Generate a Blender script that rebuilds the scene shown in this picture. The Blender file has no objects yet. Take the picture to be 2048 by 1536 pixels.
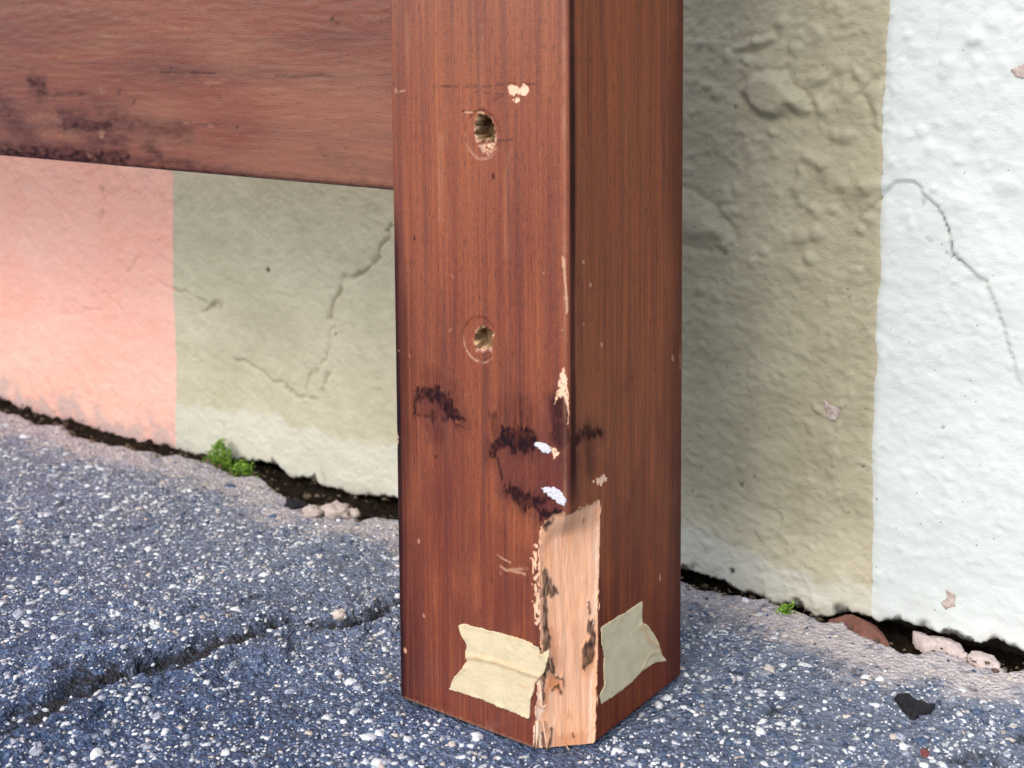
import bpy, math
import numpy as np
from mathutils import Matrix, Vector

# ------------------------------------------------------------------ camera, sky, sun, exposure
SC = bpy.context.scene
COL = SC.collection
W0 = 2048.0
YAW, PITCH, ROLL = 0.63755737, 0.09238667, -0.0070747
FPX, CXP, CYP, CAMH = 2702.29, 1024.0, 301.27, 0.29
_F = np.array([-math.sin(YAW), math.cos(YAW), 0.0])
_R = np.array([math.cos(YAW), math.sin(YAW), 0.0])
_U = np.array([0, 0, 1.0])
F_ = _F * math.cos(PITCH) - _U * math.sin(PITCH)
U_ = _U * math.cos(PITCH) + _F * math.sin(PITCH)
R_, U_ = _R * math.cos(ROLL) + U_ * math.sin(ROLL), U_ * math.cos(ROLL) - _R * math.sin(ROLL)
EYE = np.array([0, 0, CAMH])

cam = bpy.data.cameras.new('camera')
camo = bpy.data.objects.new('camera', cam)
COL.objects.link(camo)
camo.matrix_world = Matrix([[R_[0], U_[0], -F_[0], EYE[0]], [R_[1], U_[1], -F_[1], EYE[1]],
                            [R_[2], U_[2], -F_[2], EYE[2]], [0, 0, 0, 1]])
cam.sensor_width = 36.0
cam.lens = 36.0 * FPX / W0
cam.shift_y = (CYP - 768.0) / W0
cam.clip_start, cam.clip_end = 0.01, 200.0
cam.dof.use_dof = True
cam.dof.focus_distance = 0.605
cam.dof.aperture_fstop = 14.0
SC.camera = camo

SUN_AZ, SUN_EL = math.radians(180), math.radians(42)
world = bpy.data.worlds.new('World')
SC.world = world
world.use_nodes = True
wt = world.node_tree
sky = wt.nodes.new('ShaderNodeTexSky')
sky.sky_type = 'NISHITA'
sky.sun_disc = False
sky.sun_elevation = SUN_EL
sky.sun_rotation = SUN_AZ
sky.air_density = 1.0
sky.dust_density = 2.2
sky.ozone_density = 1.0
wt.links.new(sky.outputs[0], wt.nodes['Background'].inputs[0])
wt.nodes['Background'].inputs[1].default_value = 0.15
sl = bpy.data.lights.new('sun', 'SUN')
sl.energy = 1.2
sl.angle = math.radians(60)
sl.color = (1.0, 0.93, 0.83)
slo = bpy.data.objects.new('sun', sl)
COL.objects.link(slo)
sd = Vector((math.sin(SUN_AZ) * math.cos(SUN_EL), math.cos(SUN_AZ) * math.cos(SUN_EL), math.sin(SUN_EL)))
slo.rotation_euler = sd.to_track_quat('Z', 'Y').to_euler()
SC.view_settings.view_transform = 'Standard'
SC.view_settings.look = 'None'
SC.view_settings.gamma = 1.0
SC.view_settings.use_curve_mapping = False
SC.view_settings.exposure = 0.68

# ------------------------------------------------------------------ geometry constants (metres)
PX, PY, PA = -0.28541, 0.42088, 0.08934      # front corner of the post, its side
RZ = 0.22054                                  # underside of the rail
WY = 0.60888                                  # wall plane
RY = PY + 0.006                               # rail face
RNG = np.random.default_rng(7)


def ray(px, py):
    d = F_ + R_ * ((px - CXP) / FPX) - U_ * ((py - CYP) / FPX)
    return d


def hit(px, py, axis, val):
    d = ray(px, py)
    t = (val - EYE[axis]) / d[axis]
    return EYE + d * t


def crop(pts, ox, oy, s):
    return [(ox + x * s, oy + y * s) for x, y in pts]


def on_left(pts):      # image points on the broad face -> (s, z)
    r = []
    for x, y in pts:
        p = hit(x, y, 1, PY)
        r.append((p[0] - PX, p[2]))
    return np.array(r)


def on_right(pts):
    r = []
    for x, y in pts:
        p = hit(x, y, 0, PX)
        r.append((p[1] - PY, p[2]))
    return np.array(r)


def on_wall(pts):
    return np.array([(lambda p: (p[0], p[2]))(hit(x, y, 1, WY)) for x, y in pts])


def on_rail(pts):
    return np.array([(lambda p: (p[0], p[2]))(hit(x, y, 1, RY)) for x, y in pts])


def on_ground(pts):
    return np.array([(lambda p: (p[0], p[1]))(hit(x, y, 2, 0.0)) for x, y in pts])


# ------------------------------------------------------------------ numpy noise
def _h(ix, iy, seed):
    n = (ix.astype(np.uint32) * np.uint32(374761393) + iy.astype(np.uint32) * np.uint32(668265263)
         + np.uint32(seed * 2246822519 & 0xffffffff))
    n = (n ^ (n >> np.uint32(13))) * np.uint32(1274126177)
    n ^= n >> np.uint32(16)
    return n


def noise(x, y, seed=0):
    x = np.asarray(x, float); y = np.asarray(y, float)
    xf = np.floor(x); yf = np.floor(y)
    ix = xf.astype(np.int64); iy = yf.astype(np.int64)
    fx = x - xf; fy = y - yf
    u = fx * fx * fx * (fx * (fx * 6 - 15) + 10); v = fy * fy * fy * (fy * (fy * 6 - 15) + 10)

    def g(dx, dy):
        a = _h(ix + dx, iy + dy, seed).astype(np.float64) * (2 * math.pi / 4294967296.0)
        return np.cos(a) * (fx - dx) + np.sin(a) * (fy - dy)
    a = g(0, 0) * (1 - u) + g(1, 0) * u
    b = g(0, 1) * (1 - u) + g(1, 1) * u
    return (a * (1 - v) + b * v) * 1.4


def fbm(x, y, seed=0, o=3, g=.5):
    r = 0; a = 1; t = 0
    for k in range(o):
        r = r + a * noise(x * 2 ** k, y * 2 ** k, seed + k * 17); t += a; a *= g
    return r / t


def sst(a, b, x):
    t = np.clip((x - a) / (b - a), 0, 1)
    return t * t * (3 - 2 * t)


def sdf_poly(X, Y, poly, margin=.02):
    """signed distance to polygon (negative inside); far points return margin"""
    X = np.asarray(X, float); Y = np.asarray(Y, float)
    out = np.full(X.shape, margin)
    P = np.asarray(poly, float)
    lo = P.min(0) - margin; hi = P.max(0) + margin
    m = (X > lo[0]) & (X < hi[0]) & (Y > lo[1]) & (Y < hi[1])
    if not m.any():
        return out
    x = X[m]; y = Y[m]
    d = np.full(x.shape, 1e9); s = np.ones(x.shape)
    n = len(P)
    for i in range(n):
        a = P[i]; b = P[i - 1]
        ex, ey = b[0] - a[0], b[1] - a[1]
        wx, wy = x - a[0], y - a[1]
        t = np.clip((wx * ex + wy * ey) / (ex * ex + ey * ey + 1e-18), 0, 1)
        bx, by = wx - ex * t, wy - ey * t
        d = np.minimum(d, bx * bx + by * by)
        c1 = y >= a[1]; c2 = y < b[1]; c3 = ex * wy > ey * wx
        fl = (c1 & c2 & c3) | (~c1 & ~c2 & ~c3)
        s = np.where(fl, -s, s)
    out[m] = np.minimum(np.sqrt(d), margin) * s
    return out


def dist_line(X, Y, pts, margin=.02):
    """(distance, signed side, parameter) to an open polyline"""
    X = np.asarray(X, float); Y = np.asarray(Y, float)
    P = np.asarray(pts, float)
    out = np.full(X.shape, margin); side = np.zeros(X.shape); par = np.zeros(X.shape)
    lo = P.min(0) - margin; hi = P.max(0) + margin
    m = (X > lo[0]) & (X < hi[0]) & (Y > lo[1]) & (Y < hi[1])
    if not m.any():
        return out, side, par
    x = X[m]; y = Y[m]
    d = np.full(x.shape, margin); sg = np.zeros(x.shape); pr = np.zeros(x.shape)
    for i in range(len(P) - 1):
        a = P[i]; e = P[i + 1] - a
        wx, wy = x - a[0], y - a[1]
        t = np.clip((wx * e[0] + wy * e[1]) / (e @ e + 1e-18), 0, 1)
        dd = np.hypot(wx - e[0] * t, wy - e[1] * t)
        k = dd < d
        d = np.where(k, dd, d)
        sg = np.where(k, np.sign(e[0] * wy - e[1] * wx), sg)
        pr = np.where(k, (i + t) / (len(P) - 1), pr)
    out[m] = d; side[m] = sg; par[m] = pr
    return out, side, par


# ------------------------------------------------------------------ mesh helpers
def mesh_from(name, V, Fq, mat, attrs=None, parent=None, smooth=True, tri=None):
    """V (n,3); Fq (m,4) quads; tri (k,3) triangles"""
    me = bpy.data.meshes.new(name)
    V = np.asarray(V, np.float32)
    Fq = np.zeros((0, 4), np.int32) if Fq is None else np.asarray(Fq, np.int32)
    T = np.zeros((0, 3), np.int32) if tri is None else np.asarray(tri, np.int32)
    me.vertices.add(len(V)); me.vertices.foreach_set('co', V.ravel())
    loops = np.concatenate([Fq.ravel(), T.ravel()]).astype(np.int32)
    me.loops.add(len(loops)); me.loops.foreach_set('vertex_index', loops)
    starts = np.concatenate([np.arange(len(Fq)) * 4, len(Fq) * 4 + np.arange(len(T)) * 3]).astype(np.int32)
    me.polygons.add(len(starts)); me.polygons.foreach_set('loop_start', starts)
    me.update(calc_edges=True)
    me.validate()
    me.polygons.foreach_set('use_smooth', np.full(len(me.polygons), smooth))
    for k, a in (attrs or {}).items():
        a = np.asarray(a, np.float32)
        if a.ndim == 1:
            me.attributes.new(k, 'FLOAT', 'POINT').data.foreach_set('value', a)
        else:
            me.attributes.new(k, 'FLOAT_VECTOR', 'POINT').data.foreach_set('vector', a.ravel())
    me.materials.append(mat)
    o = bpy.data.objects.new(name, me)
    COL.objects.link(o)
    if parent:
        o.parent = parent
    return o


def grid_quads(nr, nc):
    i = np.arange(nr * nc).reshape(nr, nc)
    return np.stack([i[:-1, :-1], i[:-1, 1:], i[1:, 1:], i[1:, :-1]], -1).reshape(-1, 4)


def sub_mesh(name, V, Q, keep, mat, attrs, parent, T=None):
    Qk = Q[keep]
    used = np.unique(Qk if T is None else np.concatenate([Qk.ravel(), T.ravel()]))
    mp = np.full(len(V), -1); mp[used] = np.arange(len(used))
    return mesh_from(name, V[used], mp[Qk], mat, {k: a[used] for k, a in attrs.items()}, parent,
                     tri=None if T is None else mp[T])


def tag(o, label, cat, group=None, kind=None):
    if label: o['label'] = label
    if cat: o['category'] = cat
    if group: o['group'] = group
    if kind: o['kind'] = kind
    return o


def empty(name, loc):
    o = bpy.data.objects.new(name, None)
    o.empty_display_size = .05
    COL.objects.link(o)
    return o          # kept at the world origin: children carry true coordinates


def patch(name, poly, P, step, off, mat, parent, thick=.0003, jag=.0003, jf=700, seed=1, attrs=None):
    """thin ragged sheet over polygon in (a,b) coordinates, placed by P(a,b,offset)"""
    poly = np.asarray(poly); lo = poly.min(0) - 2 * step; hi = poly.max(0) + 2 * step
    A, B = np.meshgrid(np.arange(lo[0], hi[0], step), np.arange(lo[1], hi[1], step))

    def sd(a, b):
        return sdf_poly(a + jag * noise(a * jf, b * jf, seed), b + jag * noise(a * jf, b * jf, seed + 5), poly, .05)
    D = sd(A, B)
    e = step * .1
    gx = (sd(A + e, B) - sd(A - e, B)) / (2 * e); gy = (sd(A, B + e) - sd(A, B - e)) / (2 * e)
    g2 = gx * gx + gy * gy + 1e-6
    mv = D > -.45 * step
    A2 = np.where(mv, A - gx * D / g2, A); B2 = np.where(mv, B - gy * D / g2, B)
    a, b = A2.ravel(), B2.ravel()
    Q = grid_quads(*A.shape)
    keep = D.ravel()[Q].mean(1) < 0
    Q = Q[keep]
    if not len(Q):
        return None
    used = np.unique(Q); mp = np.full(a.size, -1); mp[used] = np.arange(len(used)); Q = mp[Q]
    a, b = a[used], b[used]
    n = len(a)
    edge_d = np.maximum(0, -D.ravel()[used])
    top = P(a, b, off(a, b, edge_d))
    # rim
    ed = np.concatenate([Q[:, [0, 1]], Q[:, [1, 2]], Q[:, [2, 3]], Q[:, [3, 0]]])
    key = np.sort(ed, 1); key = key[:, 0].astype(np.int64) * n + key[:, 1]
    _, idx, cnt = np.unique(key, return_index=True, return_counts=True)
    bd = ed[idx[cnt == 1]]
    low = P(a, b, off(a, b, edge_d) - thick)
    V = np.concatenate([top, low])
    rim = np.stack([bd[:, 0], bd[:, 0] + n, bd[:, 1] + n, bd[:, 1]], 1)
    # orientation: make top face outwards
    nrm = np.cross(top[Q[0, 1]] - top[Q[0, 0]], top[Q[0, 2]] - top[Q[0, 0]])
    ref = P(a[:1], b[:1], np.array([1.0]))[0] - P(a[:1], b[:1], np.array([0.0]))[0]
    allq = np.concatenate([Q, rim])
    if nrm @ ref < 0:
        allq = allq[:, ::-1]
    at = {'gv': np.stack([np.tile(a, 2), np.tile(b, 2), np.zeros(2 * n)], 1), 'edge': np.tile(edge_d, 2)}
    if attrs:
        for k, f in attrs.items():
            at[k] = np.tile(f(a, b), 2)
    return mesh_from(name, V, allq, mat, at, parent)


# ------------------------------------------------------------------ material helpers
def lin(r, g, b):
    f = lambda c: c / 12.92 if c <= .04045 else ((c + .055) / 1.055) ** 2.4
    return (f(r / 255), f(g / 255), f(b / 255), 1)


class Mat:
    def __init__(s, name):
        s.m = bpy.data.materials.new(name); s.m.use_nodes = True
        s.t = s.m.node_tree; s.b = s.t.nodes['Principled BSDF']

    def put(s, sock, v):
        if hasattr(v, 'is_output'):
            s.t.links.new(v, sock)
        else:
            sock.default_value = v

    def n(s, typ, ins=None, out=0, **kw):
        d = s.t.nodes.new(typ)
        for k, v in kw.items(): setattr(d, k, v)
        for k, v in (ins or {}).items(): s.put(d.inputs[k], v)
        return d.outputs[out]

    def attr(s, name, out=2):
        return s.n('ShaderNodeAttribute', None, out, attribute_name=name)

    def vec(s, v, sc):
        return s.n('ShaderNodeVectorMath', {0: v, 1: sc}, operation='MULTIPLY')

    def noise(s, v, sc, detail=2.0, rough=.5, dist=0.0):
        return s.n('ShaderNodeTexNoise', {'Vector': s.vec(v, sc), 'Scale': 1.0, 'Detail': detail, 'Roughness': rough, 'Distortion': dist}, 0)

    def ma(s, op, a, b=0.0, c=0.0, clamp=False):
        return s.n('ShaderNodeMath', {0: a, 1: b, 2: c}, operation=op, use_clamp=clamp)

    def rng(s, v, a, b, c=0.0, d=1.0):
        return s.n('ShaderNodeMapRange', {0: v, 1: a, 2: b, 3: c, 4: d})

    def mix(s, f, a, b, mode='MIX'):
        d = s.t.nodes.new('ShaderNodeMix'); d.data_type = 'RGBA'; d.blend_type = mode; d.clamp_factor = True
        s.put(d.inputs[0], f); s.put(d.inputs[6], a); s.put(d.inputs[7], b)
        return d.outputs[2]

    def ramp(s, f, stops):
        d = s.t.nodes.new('ShaderNodeValToRGB'); s.put(d.inputs[0], f)
        e = d.color_ramp.elements
        while len(e) < len(stops): e.new(.5)
        for i, (p, c) in enumerate(stops): e[i].position = p; e[i].color = c
        return d.outputs[0]

    def bump(s, h, dist, strength=1.0, normal=None):
        i = {'Height': h, 'Distance': dist, 'Strength': strength}
        if normal is not None: i['Normal'] = normal
        return s.n('ShaderNodeBump', i)

    def fin(s, color, rough, normal=None, spec=.5):
        s.put(s.b.inputs['Base Color'], color); s.put(s.b.inputs['Roughness'], rough)
        s.b.inputs['Specular IOR Level'].default_value = spec
        if normal is not None: s.put(s.b.inputs['Normal'], normal)
        return s.m


def wood_material(name, dark, mid, light, along_z=True, rough=.40, coat=.9, k1=.36, k2=.56, streak=1.0):
    m = Mat(name); v = m.attr('gv', 1)
    S = (lambda a, b: (a, b, 1)) if along_z else (lambda a, b: (b, a, 1))
    n0 = m.noise(v, S(45, 7), 3)
    n1 = m.noise(v, S(300, 5), 4, .6, .3)
    n2 = m.noise(v, S(1250, 14), 3, .65)
    n3 = m.noise(v, S(2300, 300), 2, .6)
    gr = m.noise(v, S(1500, 1100), 2, .6)
    t = m.ma('MULTIPLY', n1, k1)
    t = m.ma('MULTIPLY_ADD', n2, k2, t)
    t = m.ma('MULTIPLY_ADD', n0, .45, t)
    t = m.ma('MULTIPLY_ADD', n3, .30, t)
    t = m.ma('MULTIPLY_ADD', gr, .40, t)
    t = m.ma('ADD', t, (1.04 - k1 - k2) * .5)
    c = m.ramp(m.rng(t, .72, 1.32), [(0.0, dark), (.5, mid), (1.0, light)])
    # broad purple-brown and orange streaks of uneven stain
    pu = m.rng(m.noise(v, S(150, 4), 3, .55), .50, .68)
    c = m.mix(m.ma('MULTIPLY', pu, .5 * streak), c, (dark[0] * 1.1, dark[1] * 1.5, dark[2] * 2.2, 1))
    orr = m.rng(m.noise(v, S(230, 6), 2, .5), .60, .72)
    c = m.mix(m.ma('MULTIPLY', orr, .30 * streak), c, (light[0] * 1.1, light[1] * 1.25, light[2] * 1.0, 1))
    # the narrow face took the stain browner
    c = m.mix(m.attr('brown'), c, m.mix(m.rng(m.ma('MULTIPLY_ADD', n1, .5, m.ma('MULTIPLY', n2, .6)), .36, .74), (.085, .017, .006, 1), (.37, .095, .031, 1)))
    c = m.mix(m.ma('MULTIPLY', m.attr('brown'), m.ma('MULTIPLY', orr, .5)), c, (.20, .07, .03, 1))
    # dark open pores
    pore = m.rng(m.noise(v, S(1900, 190), 1, .5), .60, .72)
    c = m.mix(m.ma('MULTIPLY', pore, .60), c, (.03, .008, .007, 1))
    # rare pale scuffed specks
    sp = m.rng(m.noise(v, S(700, 520), 0), .88, .92)
    c = m.mix(m.ma('MULTIPLY', sp, .25), c, (.45, .22, .15, 1))
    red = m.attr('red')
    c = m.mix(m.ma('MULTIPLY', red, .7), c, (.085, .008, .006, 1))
    dk = m.attr('dark')
    dn = m.ma('MULTIPLY', dk, m.rng(n2, .3, .65, .85, 1.08), clamp=True)
    c = m.mix(dn, c, (.012, .007, .011, 1))
    pale = m.attr('pale')
    c = m.mix(pale, c, (.62, .36, .21, 1))
    h = m.ma('MULTIPLY_ADD', n3, .5, m.ma('ADD', n2, m.ma('MULTIPLY', pore, -.8)))
    bp = m.bump(h, .00014, .6)
    bp = m.bump(gr, .00022, .6, bp)
    rg = m.ma('ADD', m.rng(n1, .3, .7, rough - .05, rough + .08), m.ma('MULTIPLY', pale, .3))
    mt = m.rng(m.attr('dark'), .15, .85, 1.0, .12)
    m.put(m.b.inputs['Coat Weight'], m.ma('MULTIPLY', mt, m.rng(m.attr('brown'), 0, .85, coat, .03)))
    m.put(m.b.inputs['Specular IOR Level'], m.ma('MULTIPLY', mt, m.rng(m.attr('brown'), 0, .85, .5, .13)))
    m.b.inputs['Coat Roughness'].default_value = .20
    m.t.links.new(m.bump(gr, .00009, .4), m.b.inputs['Coat Normal'])
    m.put(m.b.inputs['Base Color'], c); m.put(m.b.inputs['Roughness'], rg); m.put(m.b.inputs['Normal'], bp)
    return m.m


M_POST = wood_material('stained_wood_post', (.058, .0085, .0055, 1), (.205, .042, .0130, 1), (.36, .098, .029, 1))
M_RAIL = wood_material('stained_wood_rail', (.048, .010, .007, 1), (.150, .033, .015, 1), (.255, .072, .029, 1), along_z=False, rough=.46, coat=.75, k1=.15, k2=.20, streak=.5)


def bare_wood():
    m = Mat('bare_pine'); v = m.attr('gv', 1)
    n1 = m.noise(v, (350, 14, 1), 3, .6, .5)
    n0 = m.noise(v, (70, 40, 1), 2)
    t = m.ma('MULTIPLY_ADD', n0, .6, m.ma('MULTIPLY', n1, .5))
    c = m.ramp(m.rng(t, .3, .8), [(0, (.70, .31, .15, 1)), (.42, (.83, .45, .27, 1)), (1, (.88, .55, .38, 1))])
    c = m.mix(m.attr('orange'), c, (.55, .19, .055, 1))
    c = m.mix(m.attr('pale'), c, (.85, .62, .47, 1))
    c = m.mix(m.attr('dark'), c, (.022, .009, .007, 1))
    c = m.mix(m.attr('red'), c, (.10, .022, .015, 1))
    return m.fin(c, .75, m.bump(m.noise(v, (1300, 160, 1), 3), .00015, .5), .3)


M_BARE = bare_wood()


def hole_mat():
    m = Mat('drilled_wood'); v = m.attr('gv', 1)
    n = m.noise(v, (1200, 300, 1), 3, .6)
    c = m.ramp(n, [(.3, (.020, .008, .002, 1)), (.5, (.075, .034, .010, 1)), (.7, (.17, .095, .038, 1))])
    c = m.mix(m.attr('pale'), c, (.60, .38, .21, 1))
    return m.fin(c, .8, m.bump(n, .0004, .8), .25)


M_HOLE = hole_mat()


def plain(name, col, rough=.7, sc=600, var=.25, spec=.4, bd=.0003, obj=False):
    m = Mat(name)
    v = m.n('ShaderNodeTexCoord', None, 3) if obj else m.n('ShaderNodeNewGeometry', None, 0)
    n = m.noise(v, (sc, sc, sc), 3, .6)
    k = m.rng(n, .3, .7, 1 - var, 1 + var * .6)
    c = m.mix(1.0, col, m.n('ShaderNodeCombineColor', {0: k, 1: k, 2: k}), 'MULTIPLY')
    return m.fin(c, rough, m.bump(n, bd, .7), spec)


def tape_mat():
    m = Mat('masking_tape_paper'); v = m.attr('gv', 1)
    n = m.noise(v, (900, 900, 1), 3, .6); n2 = m.noise(v, (120, 160, 1), 2)
    c = m.ramp(m.ma('MULTIPLY_ADD', n2, .6, m.ma('MULTIPLY', n, .4)), [(.3, (.54, .455, .29, 1)), (.55, (.64, .55, .37, 1)), (.75, (.70, .61, .43, 1))])
    eg = m.rng(m.attr('edge'), 0.0, .0018, .45, 0.0)
    c = m.mix(m.ma('MULTIPLY', eg, m.rng(n2, .4, .6)), c, (.68, .46, .24, 1))
    c = m.mix(m.attr('crease'), c, (.60, .38, .20, 1))
    return m.fin(c, .85, m.bump(m.ma('ADD', n, m.noise(v, (260, 420, 1), 3)), .0003, .6), .15)


M_TAPE = tape_mat()
M_WHITE = plain('white_paint_fleck', (.66, .66, .72, 1), .6, 1500, .35)


def wall_mat(name, col, col2, bs=1.0):
    m = Mat(name); v = m.attr('gv', 1)
    n0 = m.noise(v, (14, 18, 1), 3); n1 = m.noise(v, (260, 330, 1), 4, .6); n2 = m.noise(v, (90, 110, 1), 3)
    c = m.mix(m.rng(m.ma('MULTIPLY_ADD', n2, .4, m.ma('MULTIPLY', n0, .7)), .4, .72), col, col2)
    c = m.mix(m.attr('pale'), c, (.70, .72, .68, 1))
    c = m.mix(m.attr('grey'), c, (.42, .38, .37, 1))
    c = m.mix(m.attr('dirt'), c, (.020, .014, .008, 1))
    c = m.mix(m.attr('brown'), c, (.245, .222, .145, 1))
    sp = m.rng(m.noise(v, (420, 420, 1), 0), .83, .86)
    c = m.mix(m.ma('MULTIPLY', sp, .55), c, (.07, .06, .04, 1))
    vb = m.n('ShaderNodeTexVoronoi', {'Vector': m.vec(v, (230, 260, 1)), 'Scale': 1.0, 'Randomness': 1.0}, 0)
    bp = m.bump(m.ma('MULTIPLY_ADD', vb, -.35, n1), .0012, .5 * bs)
    bp = m.bump(m.noise(v, (900, 1000, 1), 2), .0003, .4, bp)
    return m.fin(c, .62, bp, .4)


M_PINK = wall_mat('salmon_paint', (.92, .47, .37, 1), (.93, .55, .45, 1))
M_OLIVE = wall_mat('olive_paint', (.49, .455, .32, 1), (.61, .57, .42, 1))
M_MINT = wall_mat('mint_white_paint', (.59, .655, .64, 1), (.66, .715, .70, 1), .5)


def asphalt():
    m = Mat('weathered_asphalt'); v = m.n('ShaderNodeNewGeometry', None, 0)
    n0 = m.noise(v, (16, 16, 16), 3); n1 = m.noise(v, (260, 260, 260), 4, .65); n2 = m.noise(v, (1300, 1300, 1300), 2)
    vo = m.n('ShaderNodeTexVoronoi', {'Vector': m.vec(v, (430, 430, 430)), 'Scale': 1.0, 'Randomness': 1.0}, 0)
    vs = m.n('ShaderNodeTexVoronoi', {'Vector': m.vec(v, (900, 900, 900)), 'Scale': 1.0, 'Randomness': 1.0}, 0)
    t = m.ma('MULTIPLY_ADD', n1, .7, m.ma('MULTIPLY', n0, .35))
    t = m.ma('MULTIPLY_ADD', n2, .25, t)
    t = m.ma('SUBTRACT', t, m.ma('MULTIPLY', vo, .28))
    c = m.ramp(m.rng(t, .22, .72), [(0, (.004, .007, .018, 1)), (.45, (.024, .050, .118, 1)), (.8, (.074, .128, .25, 1)), (1, (.25, .32, .46, 1))])
    g = m.rng(m.noise(v, (800, 800, 800), 2), .60, .66)
    c = m.mix(m.ma('MULTIPLY', g, .55), c, (.52, .56, .66, 1))
    k = m.rng(m.noise(v, (420, 420, 420), 2), .62, .72)
    c = m.mix(m.ma('MULTIPLY', k, .7), c, (.012, .014, .024, 1))
    du = m.ma('MULTIPLY', m.attr('dust'), m.rng(n1, .3, .6, .25, 1.0), clamp=True)
    c = m.mix(m.ma('MULTIPLY', du, .55), c, m.mix(n2, (.21, .235, .29, 1), (.40, .43, .49, 1)))
    mo = m.ma('MULTIPLY', m.attr('mortar'), m.rng(n1, .28, .50, .3, 1.15), clamp=True)
    c = m.mix(mo, c, m.mix(n2, (.54, .475, .47, 1), (.70, .63, .63, 1)))
    c = m.mix(m.attr('dark'), c, (.009, .008, .009, 1))
    h = m.ma('MULTIPLY_ADD', vs, -.35, m.ma('ADD', m.ma('MULTIPLY', n1, .8), m.ma('MULTIPLY', vo, -.9)))
    h = m.ma('MULTIPLY_ADD', n2, .35, h)
    return m.fin(c, m.rng(n1, .3, .7, .42, .7), m.bump(h, .0026, .9), .5)


M_GROUND = asphalt()


def stone_mat(name, a, b):
    m = Mat(name); v = m.n('ShaderNodeNewGeometry', None, 0)
    n = m.noise(v, (900, 900, 900), 3, .65); r = m.attr('rnd')
    c = m.mix(m.rng(n, .38, .62), a, b)
    k = m.rng(r, 0, 1, .55, 1.1)
    c = m.mix(1.0, c, m.n('ShaderNodeCombineColor', {0: k, 1: k, 2: k}), 'MULTIPLY')
    return m.fin(c, .55, m.bump(n, .0006, .7), .45)


M_STONES = [stone_mat('white_chipping', (.57, .61, .65, 1), (.85, .86, .88, 1)),
            stone_mat('grey_chipping', (.16, .18, .25, 1), (.50, .53, .60, 1)),
            stone_mat('tan_chipping', (.52, .43, .38, 1), (.72, .64, .57, 1)),
            stone_mat('blue_grey_chipping', (.020, .038, .082, 1), (.10, .16, .28, 1))]
M_SOIL = plain('dark_soil', (.018, .012, .007, 1), .95, 500, .6, .15, .001)
M_MORTAR = plain('pale_mortar', (.60, .50, .47, 1), .85, 400, .2, .3, .0006)
M_RUBBLE = plain('pink_rubble', (.50, .42, .38, 1), .85, 400, .3, .3, .0008)
M_BRICK = plain('red_brick', (.20, .082, .060, 1), .6, 220, .35, .4, .0004)
M_BLACK = plain('black_scrap_surface', (.010, .009, .014, 1), .7, 700, .4, .3, .0006)
M_REDSTONE = plain('red_grit', (.20, .045, .045, 1), .6, 900, .3)
M_MASONRY = plain('rough_masonry', (.05, .04, .03, 1), .95, 150, .5, .2, .003)


def leaf_mat():
    m = Mat('moss_leaf'); r = m.attr('rnd')
    c = m.mix(r, (.06, .15, .008, 1), (.26, .46, .05, 1))
    return m.fin(c, .55, None, .4)


M_LEAF = leaf_mat()

# ------------------------------------------------------------------ crack line between wall and ground
LC1 = lambda p: crop(p, 0, 780, 520 / 2048)
LC2 = lambda p: crop(p, 400, 860, 420 / 2048)
LC3 = lambda p: crop(p, 1340, 1100, 380 / 2048)
LC4 = lambda p: crop(p, 1640, 1180, 408 / 2048)
wall_bot_px = (LC1([(0, 85), (70, 90), (150, 160), (230, 205), (350, 230), (480, 250), (560, 240), (640, 270), (720, 330),
                    (800, 385), (900, 400), (1000, 430), (1100, 455), (1180, 440), (1300, 440), (1400, 480), (1550, 510), (1650, 530)])
               + LC2([(300, 285), (500, 310), (600, 310), (740, 340), (830, 430), (900, 480), (1000, 470), (1120, 490), (1180, 550),
                      (1300, 570), (1450, 630), (1650, 650), (1800, 650), (1900, 670)])
               + LC3([(130, 230), (250, 240), (400, 290), (500, 330), (600, 360), (680, 420), (760, 470), (900, 480), (1060, 540),
                      (1180, 600), (1300, 590), (1420, 620), (1560, 720), (1690, 735), (1780, 700)])
               + LC4([(300, 230), (450, 260), (600, 310), (700, 320), (800, 300), (900, 350), (1000, 360), (1180, 440), (1330, 450),
                      (1450, 510), (1620, 540), (1720, 500), (1830, 520), (1900, 570), (2048, 640)]))
ground_px = (LC1([(0, 165), (60, 190), (150, 195), (230, 250), (330, 290), (500, 280), (560, 350), (700, 390), (800, 425), (900, 450),
                  (1000, 455), (1080, 490), (1200, 490), (1290, 525), (1400, 520), (1500, 550), (1650, 580)])
             + LC2([(370, 460), (560, 450), (640, 520), (750, 600), (880, 700), (1000, 760), (1250, 740), (1450, 770), (1540, 900),
                    (1700, 870), (1850, 870), (1900, 890)])
             + LC3([(120, 345), (200, 370), (280, 430), (450, 440), (600, 480), (780, 495), (850, 530), (1060, 545), (1170, 600),
                    (1260, 640), (1400, 680), (1500, 705), (1600, 780), (1750, 800), (1880, 790)])
             + LC4([(330, 430), (500, 500), (700, 575), (800, 630), (950, 655), (1040, 650), (1130, 610), (1300, 640), (1420, 680),
                    (1500, 750), (1600, 780), (1700, 790), (1850, 840), (1890, 780), (2048, 790)]))
wb = on_wall(wall_bot_px); wb = wb[np.argsort(wb[:, 0])]
ge = on_ground(ground_px); ge = ge[np.argsort(ge[:, 0])]


def zbot(x):
    z = np.interp(x, wb[:, 0], wb[:, 1])
    return z + .0009 * noise(x * 260, x * 0 + 3.3, 3) + .0006 * noise(x * 700, x * 0 + 1.3, 4)


def yedge(x):
    y = np.interp(x, ge[:, 0], ge[:, 1])
    return np.minimum(y, WY - .001) + .0012 * noise(x * 240, x * 0 + 7.1, 5) + .0006 * noise(x * 800, x * 0 + 2.2, 6)


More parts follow.
